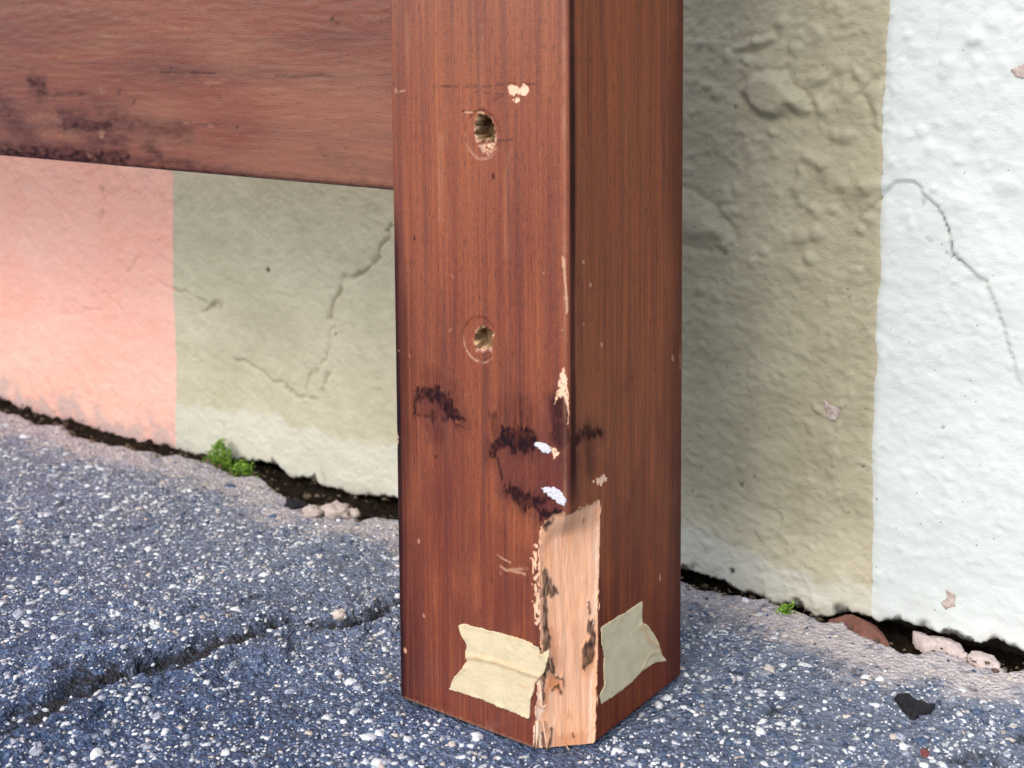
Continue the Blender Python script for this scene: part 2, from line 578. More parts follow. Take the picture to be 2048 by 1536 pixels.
# ------------------------------------------------------------------ GROUND
G6 = lambda p: crop(p, 0, 960, 800 / 2048)
G5 = lambda p: crop(p, 1380, 1300, 668 / 2048)
crack1 = on_ground(G6([(-60, 1340), (60, 1290), (200, 1210), (350, 1140), (480, 1050), (600, 1010), (700, 970), (830, 925), (1000, 895), (1150, 855), (1350, 810)]))
crack1b = on_ground(G6([(470, 990), (560, 985), (700, 965), (780, 960)]))
crack2 = on_ground(G6([(1400, 765), (1520, 740), (1700, 735), (1860, 745)]))
crack3 = on_ground(G6([(1915, 725), (1960, 672), (2030, 645), (2070, 640)]))
pits = [on_ground(G6(p)) for p in ([(560, 790), (600, 780)], [(600, 245), (700, 255), (780, 235)], [(900, 215), (990, 215)], [(1270, 610), (1390, 575)],
                                   [(950, 690), (1050, 660)], [(310, 120), (380, 100)], [(960, 640), (990, 660)])]
pits += [on_ground(G5(p)) for p in ([(240, 130), (330, 140)], [(530, 380), (550, 330)], [(700, 280), (750, 270)], [(960, 460), (1010, 450)],
                                    [(1640, 690), (1740, 670)], [(1700, 240), (1750, 230)], [(1830, 660), (1900, 690)], [(780, 480), (740, 475)],
                                    [(1040, 130), (1070, 140)], [(1990, 580), (2060, 570)], [(1530, 350), (1580, 350)], [(1740, 420), (1790, 430)])]
pits += [on_ground(G6(p)) for p in ([(30, 330), (0, 340)], [(120, 1180), (60, 1230)])]


def ground_fields(X, Y):
    wx = X + .005 * noise(X * 70, Y * 70, 11) + .0018 * noise(X * 230, Y * 230, 12)
    wy = Y + .005 * noise(X * 70, Y * 70, 13) + .0018 * noise(X * 230, Y * 230, 14)
    dark = np.zeros_like(X); Z = .0022 * fbm(X * 22, Y * 22, 21, 3) + .0020 * fbm(X * 85, Y * 85, 22, 3) + .0007 * np.abs(noise(X * 200, Y * 200, 24))
    for ln, w0, dep in ((crack1, .0056, .0028), (crack1b, .0105, .0042), (crack2, .0060, .0036), (crack3, .0055, .006)):
        d, s, p = dist_line(wx, wy, ln, .05)
        w = w0 * np.clip(1 + .9 * noise(X * 45, Y * 45, 31) + .5 * noise(X * 140, Y * 140, 32), .15, 2)
        k = 1 - sst(w * .2, w * 1.5, d)
        Z = Z - dep * k
        dark = np.maximum(dark, .95 * (1 - sst(w * .45, w * 1.55, d + .0011 * noise(X * 420, Y * 420, 35))) * sst(-.6, 0, noise(X * 190, Y * 190, 33)))
        Z = Z + .0022 * (sst(w, w * 2, d) - sst(w * 2, w * 6, d)) * (d < .049)
    for ln in pits:
        d, s, p = dist_line(wx, wy, ln, .03)
        k = 1 - sst(.0016, .0034, d)
        Z = Z - .002 * k; dark = np.maximum(dark, .70 * (1 - sst(.0018, .0040, d)) * sst(-.35, .25, noise(X * 300, Y * 300, 34)))
    n = fbm(X * 120, Y * 120, 41, 3)
    k = sst(.42, .62, n)
    Z = Z - .0022 * k; dark = np.maximum(dark, .55 * k)
    e = yedge(X) - Y                       # distance in front of the edge
    mort = (1 - sst(.010, .048, e + .022 * fbm(X * 60, Y * 60, 51, 3))) * np.where(X > PX, 1.15, .70)
    dust = (1 - sst(.03, .26, e + .06 * fbm(X * 30, Y * 30, 53, 3)))
    mort = mort * (1 - .5 * sst(.1, .4, noise(X * 110, Y * 110, 52)))
    Z = Z * (1 - .5 * np.clip(mort, 0, 1))
    Z = Z + .0004 * (1 - sst(0, .02, e))
    drop = 1 - sst(-.0035, .0004, e)
    Z = Z - .022 * drop
    dark = np.maximum(dark, sst(.15, .5, drop))
    # flat bed under the post
    inside = np.maximum(np.maximum(PX - PA - X, X - PX), np.maximum(PY - Y, Y - PY - PA))
    k = 1 - sst(.0, .012, inside)
    Z = np.where(k > 0, np.minimum(Z, Z * (1 - k) - .0010 * k), Z)
    return Z, dark, np.clip(mort, 0, 1), np.clip(dust, 0, 1)


def axis_pts(lo, hi, step, far_lo, far_hi):
    core = np.arange(lo, hi, step)
    a = []; s = step; x = lo
    while x > far_lo:
        s *= 1.35; x -= s; a.append(x)
    b = []; s = step; x = core[-1]
    while x < far_hi:
        s *= 1.35; x += s; b.append(x)
    return np.array(a[::-1] + list(core) + b)


gx0 = hit(0, 815, 2, 0)[0] - .02
gx1 = hit(2048, 1330, 2, 0)[0] + .03
gy0 = min(hit(0, 1536, 2, 0)[1], hit(2048, 1536, 2, 0)[1]) - .01
xs = axis_pts(gx0, gx1, .0011, -25, 25)
ys = axis_pts(gy0, WY + .03, .0011, -25, WY + .031)
X, Y = np.meshgrid(xs, ys)
Z, DK, MO, DU = ground_fields(X.ravel(), Y.ravel())
ground = mesh_from('ground', np.stack([X.ravel(), Y.ravel(), Z], 1), grid_quads(*X.shape), M_GROUND, {'dark': DK, 'mortar': MO, 'dust': DU})
tag(ground, 'blue grey weathered asphalt with white stone chippings', None, kind='structure')

# ---- stone chippings set in the asphalt
def dome(rng, nseg=7):
    V = []; ang0 = rng.random() * 6.28
    rad = 1 + .28 * rng.standard_normal(nseg); rad = np.clip(rad, .55, 1.5)
    el = rng.uniform(.6, 1.0)
    for k, (rr, zz) in enumerate(((1.0, -.35), (.98, .12), (.68, .42))):
        for i in range(nseg):
            a = ang0 + 2 * math.pi * i / nseg
            r = rr * rad[i] * (1 + .10 * rng.standard_normal())
            V.append((r * math.cos(a), r * math.sin(a) * el, zz * (1 + .25 * rng.standard_normal())))
    V.append((.1 * rng.standard_normal(), .1 * rng.standard_normal(), .52))
    Q = []; T = []
    for k in range(2):
        for i in range(nseg):
            j = (i + 1) % nseg
            Q.append((k * nseg + i, k * nseg + j, (k + 1) * nseg + j, (k + 1) * nseg + i))
    for i in range(nseg):
        T.append((2 * nseg + i, 2 * nseg + (i + 1) % nseg, 3 * nseg))
    return np.array(V), np.array(Q), np.array(T)


DOMES = [dome(RNG) for _ in range(14)]
SMALL = [dome(RNG, 5) for _ in range(14)]
NST = 30000
sx = RNG.uniform(gx0, gx1, NST * 3); sy = RNG.uniform(gy0, WY, NST * 3)
ok = sy < yedge(sx) - .004
# clustering
dens = .62 + .9 * fbm(sx * 28, sy * 28, 61, 3) + .35 * fbm(sx * 90, sy * 90, 66, 2)
ok &= RNG.random(sx.size) < np.clip(dens, .1, 1)
# a thinner spread of chippings carries on round the closely built area
rx = RNG.uniform(gx0 - .55, gx1 + .55, 60000); ry = RNG.uniform(gy0 - .55, WY, 60000)
out_ = ((rx < gx0) | (rx > gx1) | (ry < gy0))
q_ = np.maximum(np.maximum(gx0 - rx, rx - gx1), gy0 - ry) / .55
out_ &= (ry < yedge(rx) - .004) & (RNG.random(rx.size) < .50 * (1 - .7 * q_))
n_in = min(int(ok.sum()), NST)
inp = np.maximum(np.maximum(PX - PA - sx, sx - PX), np.maximum(PY - sy, sy - PY - PA))
ok &= inp > .002
sx, sy = np.concatenate([sx[ok][:NST], rx[out_]]), np.concatenate([sy[ok][:NST], ry[out_]])
sz, sdk, smo, sdu = ground_fields(sx, sy)
kp = (sdk < .5) & (RNG.random(sx.size) > smo * .8)
sx, sy, sz, smo = sx[kp], sy[kp], sz[kp], smo[kp]
srad = .00070 * np.exp(.42 * RNG.standard_normal(sx.size)); big = RNG.random(sx.size) < .085; srad = np.where(big, .0015 * np.exp(.36 * RNG.standard_normal(sx.size)), srad); srad = np.clip(srad, .0004, .0036)
rot = RNG.random(sx.size) * 6.283
kind = RNG.choice(4, sx.size, p=[.42, .20, .05, .33])
kind = np.where((srad < .0007) & (kind == 3), 0, kind)
sz = sz - .10 * srad * RNG.random(sx.size) - np.where(kind == 3, .1, 0) * srad
kind = np.where((smo > .15) & (RNG.random(sx.size) < .5), 2, kind)
var = RNG.integers(0, len(DOMES), sx.size)
rel = np.stack([sx, sy, sz], 1) - EYE
dep = rel @ F_; ipx = CXP + FPX * (rel @ R_) / dep; ipy = CYP - FPX * (rel @ U_) / dep
hidden = (ipx > 800) & (ipx < 1358) & (ipy < 1390)
vis = (ipx > 0) & (ipx < 2048) & (ipy < 1536) & ~hidden
size = np.where(vis, srad / dep, 0)
order = np.argsort(-size)
ones = set(order[:300].tolist())
base = {}
for vi, (V, Q, T) in enumerate(DOMES):
    for k in range(4):
        me_o = None
        base[(vi, k)] = None


def stone_mesh(vi, k):
    if base[(vi, k)] is None:
        V, Q, T = DOMES[vi]
        o = mesh_from('stone', V, Q, M_STONES[k], {'rnd': np.full(len(V), .45 + .55 * ((vi * 7) % 14) / 14)}, None, tri=T)
        base[(vi, k)] = o.data
        bpy.data.objects.remove(o)
    return base[(vi, k)]


for i in order[:300]:
    o = bpy.data.objects.new('stone', stone_mesh(int(var[i]), int(kind[i])))
    COL.objects.link(o)
    o.parent = ground
    r = float(srad[i])
    o.location = (sx[i], sy[i], sz[i] + .0001)
    o.rotation_euler = (RNG.normal(0, .15), RNG.normal(0, .15), rot[i])
    o.scale = (r, r, r * .85)
for k in range(4):
    VV, QQ, TT, RR = [], [], [], []
    nb = 0
    for i in order[300:]:
        if kind[i] != k: continue
        V, Q, T = (DOMES if srad[i] > .0011 and vis[i] else SMALL)[var[i]]
        c, s = math.cos(rot[i]), math.sin(rot[i]); r = srad[i]
        P = np.stack([(V[:, 0] * c - V[:, 1] * s) * r + sx[i], (V[:, 0] * s + V[:, 1] * c) * r + sy[i], V[:, 2] * r * .85 + sz[i] + .0001], 1)
        VV.append(P); QQ.append(Q + nb); TT.append(T + nb); RR.append(np.full(len(V), RNG.random())); nb += len(V)
    o = mesh_from('stone_chippings', np.concatenate(VV), np.concatenate(QQ), M_STONES[k], {'rnd': np.concatenate(RR)}, ground, tri=np.concatenate(TT))
    o['kind'] = 'stuff'

# ------------------------------------------------------------------ WALL
R7 = lambda p: crop(p, 1350, 0, 698 / 1532)
R8 = lambda p: crop(p, 1350, 700, 698 / 1282)
C5 = lambda p: crop(p, 0, 300, 800 / 1617)
b1 = on_wall([(343, 345), (346, 400), (344, 430), (346, 500), (348, 600), (350, 700), (352, 900)])
b2 = on_wall(R7([(940, 0), (938, 100), (930, 200), (925, 330), (912, 480), (905, 600), (916, 640), (915, 830), (905, 1060), (900, 1250), (888, 1300), (888, 1536)])
             + R8([(733, 200), (722, 330), (730, 480), (730, 600), (728, 800), (730, 960)]))
b1 = b1[np.argsort(b1[:, 1])]; b2 = b2[np.argsort(b2[:, 1])]


def bound(z, b, k):
    return np.interp(z, b[:, 1], b[:, 0]) + .0010 * noise(z * 70, z * 0 + k, 71) + .00035 * noise(z * 900, z * 0 + k, 72) + .0003 * noise(z * 240, z * 0 + k, 73)


lump1 = on_wall(R7([(285, 400), (350, 318), (470, 322), (520, 385), (570, 430), (605, 492), (560, 500), (500, 495), (440, 518), (370, 500), (320, 450)]))
lump2 = on_wall(R7([(-40, 830), (40, 840), (100, 870), (180, 930), (250, 1000), (265, 1050), (220, 1090), (120, 1080), (-40, 1060)]))
lump3 = on_wall(R7([(840, 400), (915, 350), (912, 560), (880, 540), (855, 470)]))
lump4 = on_wall(R7([(250, 205), (340, 170), (430, 150), (440, 180), (380, 215), (260, 225)]))
ridge1 = on_wall(R7([(560, 680), (640, 690), (690, 790), (760, 830), (860, 800)]))
peel = on_wall(R7([(925, 845), (980, 790), (1060, 800), (1110, 860), (1160, 910), (1200, 990), (1230, 1110), (1300, 1175), (1370, 1230), (1420, 1330), (1465, 1490)]))
peel_dark = on_wall(R7([(1110, 862), (1165, 915), (1205, 1000), (1228, 1120), (1290, 1165)]))
peel_in = on_wall(R7([(1110, 870), (1085, 930), (1100, 1010), (1150, 1090), (1225, 1130)]))
crk = [(on_wall(C5([(1580, 310), (1530, 430), (1440, 510), (1395, 528), (1345, 620), (1325, 685)])), .0026, .0038, .55),
       (on_wall(C5([(1350, 720), (1330, 820), (1270, 900), (1235, 985)])), .0016, .0022, .3),
       (on_wall(C5([(950, 840), (1020, 875), (1120, 935), (1200, 990), (1290, 1010)])), .0016, .0026, .55),
       (on_wall(C5([(1290, 990), (1310, 940), (1350, 860)])), .0024, .0028, .55),
       (on_wall(C5([(700, 560), (800, 600), (860, 640)])), .002, .0018, .3),
       (on_wall(C5([(830, 640), (880, 632)])), .004, .0035, .5),
       (on_wall(C5([(400, 150), (422, 200), (406, 260), (405, 340)])), .0014, .0014, .3),
       (on_wall(C5([(400, 90), (405, 70)])), .002, .0014, .3),
       (on_wall(C5([(220, 670), (300, 660), (410, 640)])), .0016, .0012, .12),
       (on_wall(C5([(520, 500), (565, 430)])), .002, .0014, .2),
       (on_wall(C5([(600, 510), (660, 550), (695, 560)])), .0014, .0014, .25),
       (on_wall(C5([(425, 580), (500, 640)])), .0014, .0012, .15),
       (on_wall(C5([(1290, 1230), (1310, 1330)])), .0012, .0014, .5),
       (on_wall(C5([(900, 1100), (915, 1170)])), .0014, .0006, .35),
       (on_wall(R7([(1150, 160), (1165, 90), (1180, 0)])), .0008, .0008, .25),
       (on_wall(R7([(470, 1340), (560, 1430), (640, 1500)])), .0008, .0008, .2),
       (on_wall(R7([(1080, 1400), (1200, 1440), (1320, 1470), (1450, 1490)])), .0007, .0006, .15),
       (on_wall(R7([(1450, 0), (1530, 60)])), .002, .0012, .12)]
dots = [(on_wall(R8([(245, 495)]))[0], .0013), (on_wall(R7([(267, 470)]))[0], .0008), (on_wall(C5([(1085, 485)]))[0], .0017),
        (on_wall(R7([(765, 1308)]))[0], .0007), (on_wall(R8([(295, 465)]))[0], .0006), (on_wall(R8([(690, 428)]))[0], .0006), (on_wall(R8([(982, 282)]))[0], .0007),
        (on_wall(R7([(220, 1115)]))[0], .0009), (on_wall(LC3([(670, 225)]))[0], .0016), (on_wall(C5([(1355, 745)]))[0], .001)]


BLOBS = []
for (u, v) in [(100, 200), (170, 195), (350, 185), (420, 160), (550, 150), (530, 215), (610, 340), (650, 330), (720, 290), (630, 440), (645, 485), (700, 590), (750, 600), (430, 580), (440, 680), (330, 680),
               (590, 690), (640, 720), (550, 745), (540, 830), (565, 790), (740, 820), (830, 800), (860, 830), (600, 910), (622, 940), (560, 880), (700, 920), (390, 1100), (340, 1140), (225, 1080), (560, 1040),
               (620, 1030), (590, 1130), (120, 1280), (540, 1200), (180, 1300), (150, 370), (180, 400), (760, 420), (800, 330), (870, 900), (850, 950), (820, 1010), (310, 255), (240, 245), (470, 90),
               (1060, 210), (1200, 275), (1400, 85), (1320, 170), (1330, 270), (1180, 325), (1130, 650), (1090, 580), (1240, 700), (1010, 590), (1450, 820), (1260, 880)]:
    p = on_wall(R7([(u + RNG.normal(0, 4), v + RNG.normal(0, 4))]))[0]
    BLOBS.append((p[0], p[1], RNG.uniform(.0016, .0040), RNG.uniform(.0010, .0022) * (.7 if u > 900 else 1)))
for i in range(230):
    px, py = RNG.uniform(1380, 2040), RNG.uniform(0, 1200)
    p = on_wall([(px, py)])[0]
    BLOBS.append((p[0], p[1], RNG.uniform(.0009, .0024), RNG.uniform(.0004, .0011) * (.7 if px > 1765 else 1)))


def wall_fields(X, Z):
    """relief towards the viewer (m) and colour masks"""
    wx = X + .0022 * noise(X * 110, Z * 110, 81) + .0008 * noise(X * 420, Z * 420, 82)
    wz = Z + .0022 * noise(X * 110, Z * 110, 83) + .0008 * noise(X * 420, Z * 420, 84)
    right = sst(-.42, -.30, X)
    right = sst(-.42, -.30, X)
    mint = sst(-.004, .004, X - np.interp(Z, b2[:, 1], b2[:, 0]))
    H = .0014 * fbm(X * 13, Z * 13, 91, 2) + .0008 * fbm(X * 62, Z * 75, 92, 3)
    H = H + (.00035 + .0002 * right) * fbm(wx * 190, wz * 230, 93, 3) * (1 - .6 * mint)
    # lumps of render under the paint, denser to the right
    n = noise(wx * 95, wz * 105, 94) + .35 * noise(wx * 240, wz * 240, 95)
    clump = sst(-.25, .35, noise(X * 20, Z * 20, 96))
    H = H + .0009 * sst(.22, .62, n) * clump * (.3 + .7 * right) * (1 - .6 * mint)
    n = noise(wx * 210, wz * 230, 97)
    H = H + .0006 * sst(.26, .6, n) * (.5 + .5 * clump) * (.4 + .6 * right) * (1 - .5 * mint)
    for cx, cz, r, hh in BLOBS:
        m_ = (np.abs(X - cx) < 2.6 * r) & (np.abs(Z - cz) < 2.6 * r)
        if m_.any():
            dx = (X[m_] - cx) * .7 + .3 * (wx[m_] - cx); dz = (Z[m_] - cz) * .7 + .3 * (wz[m_] - cz)
            q = np.sqrt(dx * dx + dz * dz) / r
            H[m_] = H[m_] + hh * np.exp(-q ** 3)
    # diagonal brush drag in the lower half
    u = X * .93 - Z * .36; v = X * .36 + Z * .93
    H = H + .00045 * (1 - .4 * mint) * (.45 + .55 * right) * fbm(u * 85, v * 330, 98, 3) * (1 - sst(.14, .22, Z))
    for L, hh, w in ((lump1, .0052, .0045), (lump2, .004, .010), (lump3, .0018, .003), (lump4, .0024, .004)):
        d = sdf_poly(wx, wz, L, .03)
        k = 1 - sst(-w, .0012, d)
        H = H * (1 - .4 * k) + hh * k
        H = H - .0008 * np.exp(-((d - .0018) / .0014) ** 2)
    d, s, p = dist_line(wx, wz, ridge1, .03)
    H = H + .0016 * np.exp(-(d / .005) ** 2)
    brown = np.zeros_like(X)
    dark = np.zeros_like(X)
    d, s, p = dist_line(X + .3 * (wx - X), Z + .3 * (wz - Z), peel, .03)
    above = (s > 0)
    H = H + np.where(above, .0016 * (1 - sst(.006, .028, d)), 0)
    H = H - .0005 * np.exp(-(d / .0006) ** 2) * sst(-.4, .3, noise(X * 90, Z * 90, 112))
    d, s, p = dist_line(X + .3 * (wx - X), Z + .3 * (wz - Z), peel_dark, .03)
    k = np.exp(-(d / (.0004 + .0004 * np.abs(noise(X * 190, Z * 190, 110)))) ** 2) * np.sin(np.clip(p, .02, .98) * math.pi) ** .5
    k = k * sst(-.5, .15, noise(X * 150, Z * 150, 111)); dark = np.maximum(dark, .75 * k); H = H - .0012 * k
    d, s, p = dist_line(wx, wz, peel_in, .03)
    k = np.exp(-(d / .0006) ** 2) * sst(-.1, .3, noise(X * 200, Z * 200, 99))
    dark = np.maximum(dark, .45 * k); H = H - .0005 * k
    for ln, w, dep, dk in crk:
        d, s, p = dist_line(X + 1.5 * (wx - X), Z + 1.5 * (wz - Z), ln, .03)
        ww = w * .62 * (1 + .9 * noise(X * 130, Z * 130, 101))
        k = np.exp(-(d / np.maximum(ww, .0004)) ** 2) * sst(-.75, -.1, noise(X * 75, Z * 75, 109))
        H = H - dep * k * .8
        brown = np.maximum(brown, dk * np.exp(-(d / np.maximum(ww * .9, .0003)) ** 2) * sst(-.6, 0, noise(X * 75, Z * 75, 109)))
    for (cx, cz), r in dots:
        d = np.hypot(X - cx, Z - cz)
        k = np.exp(-(d / r) ** 4)
        dark = np.maximum(dark, k); H = H - .001 * k
    up = Z - zbot(X)
    # sooty fringe over the gap
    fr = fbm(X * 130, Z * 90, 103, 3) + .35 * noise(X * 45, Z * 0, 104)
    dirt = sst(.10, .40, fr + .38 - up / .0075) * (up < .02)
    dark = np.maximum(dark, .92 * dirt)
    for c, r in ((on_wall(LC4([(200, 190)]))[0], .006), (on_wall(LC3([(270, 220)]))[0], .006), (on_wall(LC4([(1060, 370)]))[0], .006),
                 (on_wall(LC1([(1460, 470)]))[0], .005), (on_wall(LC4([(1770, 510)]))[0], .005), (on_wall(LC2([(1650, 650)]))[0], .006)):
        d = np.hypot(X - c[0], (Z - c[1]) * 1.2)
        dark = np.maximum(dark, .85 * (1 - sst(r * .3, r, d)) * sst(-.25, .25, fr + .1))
    grey = (1 - sst(.002, .028, up + .030 * fbm(X * 70, Z * 70, 105, 3))) * .65
    grey = np.where(X < b1[0, 0], grey, grey * .05)
    # pale limewash band low on the olive stripe
    pb = np.interp(X, [b1[0, 0], -.55, -.38, -.27, -.2], [.034, .034, .030, .018, .012])
    pale = (1 - sst(-.003, .004, up - pb + .006 * fbm(X * 60, Z * 60, 106, 3))) * .42
    pale = np.where((X > b1[0, 0]) & (X < b2[0, 0]), pale, 0)
    ch = sst(.30, .42, noise(X * 130, Z * 130, 107)) * (1 - sst(.002, .008, up)) * .8
    pale = np.maximum(pale, ch * (X > b1[0, 0]))
    # warm tan hue plus painted-in shade over the right-hand part of the olive stripe
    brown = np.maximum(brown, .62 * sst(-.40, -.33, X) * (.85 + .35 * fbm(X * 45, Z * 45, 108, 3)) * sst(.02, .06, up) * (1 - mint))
    H = H - .0014 * (1 - sst(-.001, .0016, up))          # rounded broken lower lip
    return H, dark, brown, grey, pale


wx0 = hit(0, 600, 1, WY)[0] - .03
wx1 = hit(2048, 600, 1, WY)[0] + .03
wzt = max(hit(0, 0, 1, WY)[2], hit(2048, 0, 1, WY)[2]) + .02
WSTEP = .00115
c0 = axis_pts(wx0, wx1, WSTEP, -3.0, 2.0)
i1 = int(np.argmin(abs(c0 - b1[:, 0].mean()))); i2 = int(np.argmin(abs(c0 - b2[:, 0].mean())))
nz = int(wzt / WSTEP)
t = np.linspace(0, 1, nz)
Zc = np.zeros((nz + 14 + 2, len(c0))); Xc = np.zeros_like(Zc)
zb = zbot(c0)
for r in range(nz):
    Zc[r + 2] = zb + (wzt - zb) * t[r]
for r in range(14):
    Zc[nz + 2 + r] = wzt + .012 * 1.37 ** (r + 1) - .012
Zc[1] = zb - .0004; Zc[0] = zb - .0004
# columns bend so that two of them follow the painted edges between stripes
zrow = Zc[:, i1]; d1 = bound(Zc[:, i1], b1, 1.5) - c0[i1]; d2 = bound(Zc[:, i2], b2, 5.5) - c0[i2]
f1 = np.exp(-((np.arange(len(c0)) - i1) / 9.0) ** 2); f2 = np.exp(-((np.arange(len(c0)) - i2) / 14.0) ** 2)
Xc = c0[None, :] + d1[:, None] * f1[None, :] + d2[:, None] * f2[None, :]
Hc, dkc, brc, grc, plc = [a.reshape(Xc.shape) for a in wall_fields(Xc.ravel(), Zc.ravel())]
fade = np.ones(Xc.shape[0]); fade[nz + 2:] = np.linspace(1, 0, 14)
Hc = Hc * fade[:, None]
Yc = WY - Hc
Yc[1] += .004; Yc[0] = WY + .032
Vw = np.stack([Xc.ravel(), Yc.ravel(), Zc.ravel()], 1)
Qw = grid_quads(*Xc.shape)
colq = np.tile(np.arange(len(c0) - 1), Xc.shape[0] - 1)
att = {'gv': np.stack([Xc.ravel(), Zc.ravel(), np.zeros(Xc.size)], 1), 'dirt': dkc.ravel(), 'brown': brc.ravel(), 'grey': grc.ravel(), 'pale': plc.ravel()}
wall = empty('painted_wall', (0, WY, 0))
tag(wall, 'rough rendered wall painted in salmon pink, olive and mint white stripes', 'wall')
sub_mesh('paint_stripe', Vw, Qw, colq < i1, M_PINK, att, wall)['label'] = 'salmon pink painted stripe of the wall'
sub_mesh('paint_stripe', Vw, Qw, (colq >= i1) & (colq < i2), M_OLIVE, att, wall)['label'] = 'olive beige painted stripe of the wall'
# the white coat was brushed on last and stands a little proud of the olive one
Vm = Vw.copy(); Vm[:, 1] -= .0005
sub_mesh('paint_stripe', Vm, Qw, colq >= i2, M_MINT, att, wall)['label'] = 'mint white painted stripe of the wall'
bx = np.array([(x, y, z) for x in (-3.0, 2.0) for y in (WY + .03, WY + .25) for z in (-.15, 2.6)])
mesh_from('masonry', bx, [(0, 1, 3, 2), (4, 6, 7, 5), (0, 4, 5, 1), (2, 3, 7, 6), (1, 5, 7, 3), (0, 2, 6, 4)], M_MASONRY, {}, wall, smooth=False)


def on_wall_P(a, b, o):
    h = wall_fields(a, b)[0]
    return np.stack([a, WY - h - o - .0005, b], 1)


flat_off = lambda h: (lambda a, b, e: np.full(a.shape, h))
for pts, lab, mt in ((R8([(548, 185), (565, 205), (590, 205), (608, 198), (605, 235), (590, 265), (575, 255), (560, 240), (552, 215)]), 'pinkish bare flake spot on the olive stripe', M_RUBBLE),
                     (R7([(1480, 310), (1500, 290), (1545, 275), (1560, 345), (1520, 345), (1490, 330)]), 'tan bare spot high on the mint stripe', M_RUBBLE),
                     (R8([(975, 930), (1000, 905), (995, 880), (1030, 900), (1030, 940), (1000, 950)]), 'brown chipped spot low on the mint stripe', M_RUBBLE)):
    o = patch('bare_spot', on_wall(pts), on_wall_P, .0006, flat_off(.0004), mt, wall, .0008, .0008, 500)
    o['label'] = lab

# ------------------------------------------------------------------ soil in the gap
sxx = np.arange(wx0 - .3, wx1 + .3, .0016); syy = np.linspace(0, 1, 26)
SX = np.tile(sxx, (26, 1)); ye = yedge(sxx)
SY = ye[None, :] - .001 + (WY + .028 - ye)[None, :] * syy[:, None]
SZ = -.0095 + .0055 * fbm(SX * 120, SY * 120, 121, 3) + .002 * noise(SX * 420, SY * 420, 122) + .0035 * sst(.3, .6, noise(SX * 55, SY * 55, 123))
SZ = SZ - .004 * (1 - sst(0, .25, syy))[:, None]
soil = mesh_from('soil', np.stack([SX.ravel(), SY.ravel(), SZ.ravel()], 1), grid_quads(*SX.shape), M_SOIL, {})
tag(soil, 'black brown soil in the gap between wall and asphalt', None, kind='stuff')

VV, QQ, TT, RR = [], [], [], []; nb = 0
for i in range(900):
    cx = RNG.uniform(wx0, wx1)
    ye_ = float(yedge(np.array([cx]))[0]); cy = RNG.uniform(ye_ - .004, WY + .006)
    if RNG.random() < .35: cy = ye_ + RNG.normal(0, .002)
    r = .0005 * math.exp(.6 * RNG.standard_normal())
    V, Q, T = SMALL[RNG.integers(0, 14)]
    z0 = -.006 if cy > ye_ + .001 else .0005
    VV.append(V * r * np.array([1, 1, .9]) + np.array([cx, cy, z0 + RNG.uniform(0, .0025)])); QQ.append(Q + nb); TT.append(T + nb)
    RR.append(np.full(len(V), RNG.random() * .8)); nb += len(V)
crumbs = mesh_from('soil_crumbs', np.concatenate(VV), np.concatenate(QQ), plain('brown_crumb', (.13, .095, .062, 1), .9, 500, .5, .2), {'rnd': np.concatenate(RR)}, None, tri=np.concatenate(TT))
tag(crumbs, 'fine brown crumbs scattered along the gap under the wall', None, kind='stuff')

# ------------------------------------------------------------------ BED FRAME: post
frame = empty('wooden_frame', (PX, PY, 0))
tag(frame, 'worn red brown stained wooden bed frame corner with chipped square leg', 'bed frame')
K1 = lambda p: crop(p, 780, 960, .375)
K2 = lambda p: crop(p, 780, 0, 600 / 1772)
K3 = lambda p: crop(p, 780, 480, 600 / 1646)
r0 = .0022
path = []                       # (x, y, nx, ny, s)
for q in np.linspace(0, 1, 10)[:-1]:
    path.append((PX - PA, PY + PA - r0 - q * (PA - 2 * r0), -1, 0, -2 * PA + r0 + q * (PA - 2 * r0)))
for q in np.linspace(0, 1, 12)[:-1]:
    a = math.pi + q * math.pi / 2
    path.append((PX - PA + r0 + r0 * math.cos(a), PY + r0 + r0 * math.sin(a), math.cos(a), math.sin(a), -PA - r0 + 2 * r0 * q))
nf = int((PA - 2 * r0) / .00041)
for q in np.linspace(0, 1, nf)[:-1]:
    path.append((PX - PA + r0 + q * (PA - 2 * r0), PY, 0, -1, -PA + r0 + q * (PA - 2 * r0)))
for q in np.linspace(0, 1, 14)[:-1]:
    a = 1.5 * math.pi + q * math.pi / 2
    path.append((PX - r0 + r0 * math.cos(a), PY + r0 + r0 * math.sin(a), math.cos(a), math.sin(a), -r0 + 2 * r0 * q))
nf2 = int((PA - 2 * r0) / .00050)
for q in np.linspace(0, 1, nf2)[:-1]:
    path.append((PX, PY + r0 + q * (PA - 2 * r0), 1, 0, r0 + q * (PA - 2 * r0)))
for q in np.linspace(0, 1, 10)[:-1]:
    a = q * math.pi / 2
    path.append((PX - r0 + r0 * math.cos(a), PY + PA - r0 + r0 * math.sin(a), math.cos(a), math.sin(a), PA - r0 + 2 * r0 * q))
for q in np.linspace(0, 1, 10):
    path.append((PX - r0 - q * (PA - 2 * r0), PY + PA, 0, 1, PA + r0 + q * (PA - 2 * r0)))
path = np.array(path)
path = np.concatenate([path, path[:1]])          # closed
path[-1, 4] = 2 * PA
ztop = hit(1100, 0, 1, PY)[2] + .012
zr = np.concatenate([[0.0, .0003, .0008, .0015], np.arange(.0019, ztop, .00042), np.linspace(ztop, .60, 16)])
inset = np.interp(zr, [0, .0003, .0008, .0015], [.0013, .0007, .0002, 0])
S = np.tile(path[:, 4], (len(zr), 1)); ZZ = np.tile(zr[:, None], (1, len(path)))
PXX = path[None, :, 0] - path[None, :, 2] * inset[:, None]
PYY = path[None, :, 1] - path[None, :, 3] * inset[:, None]
s = S.ravel(); z = ZZ.ravel()
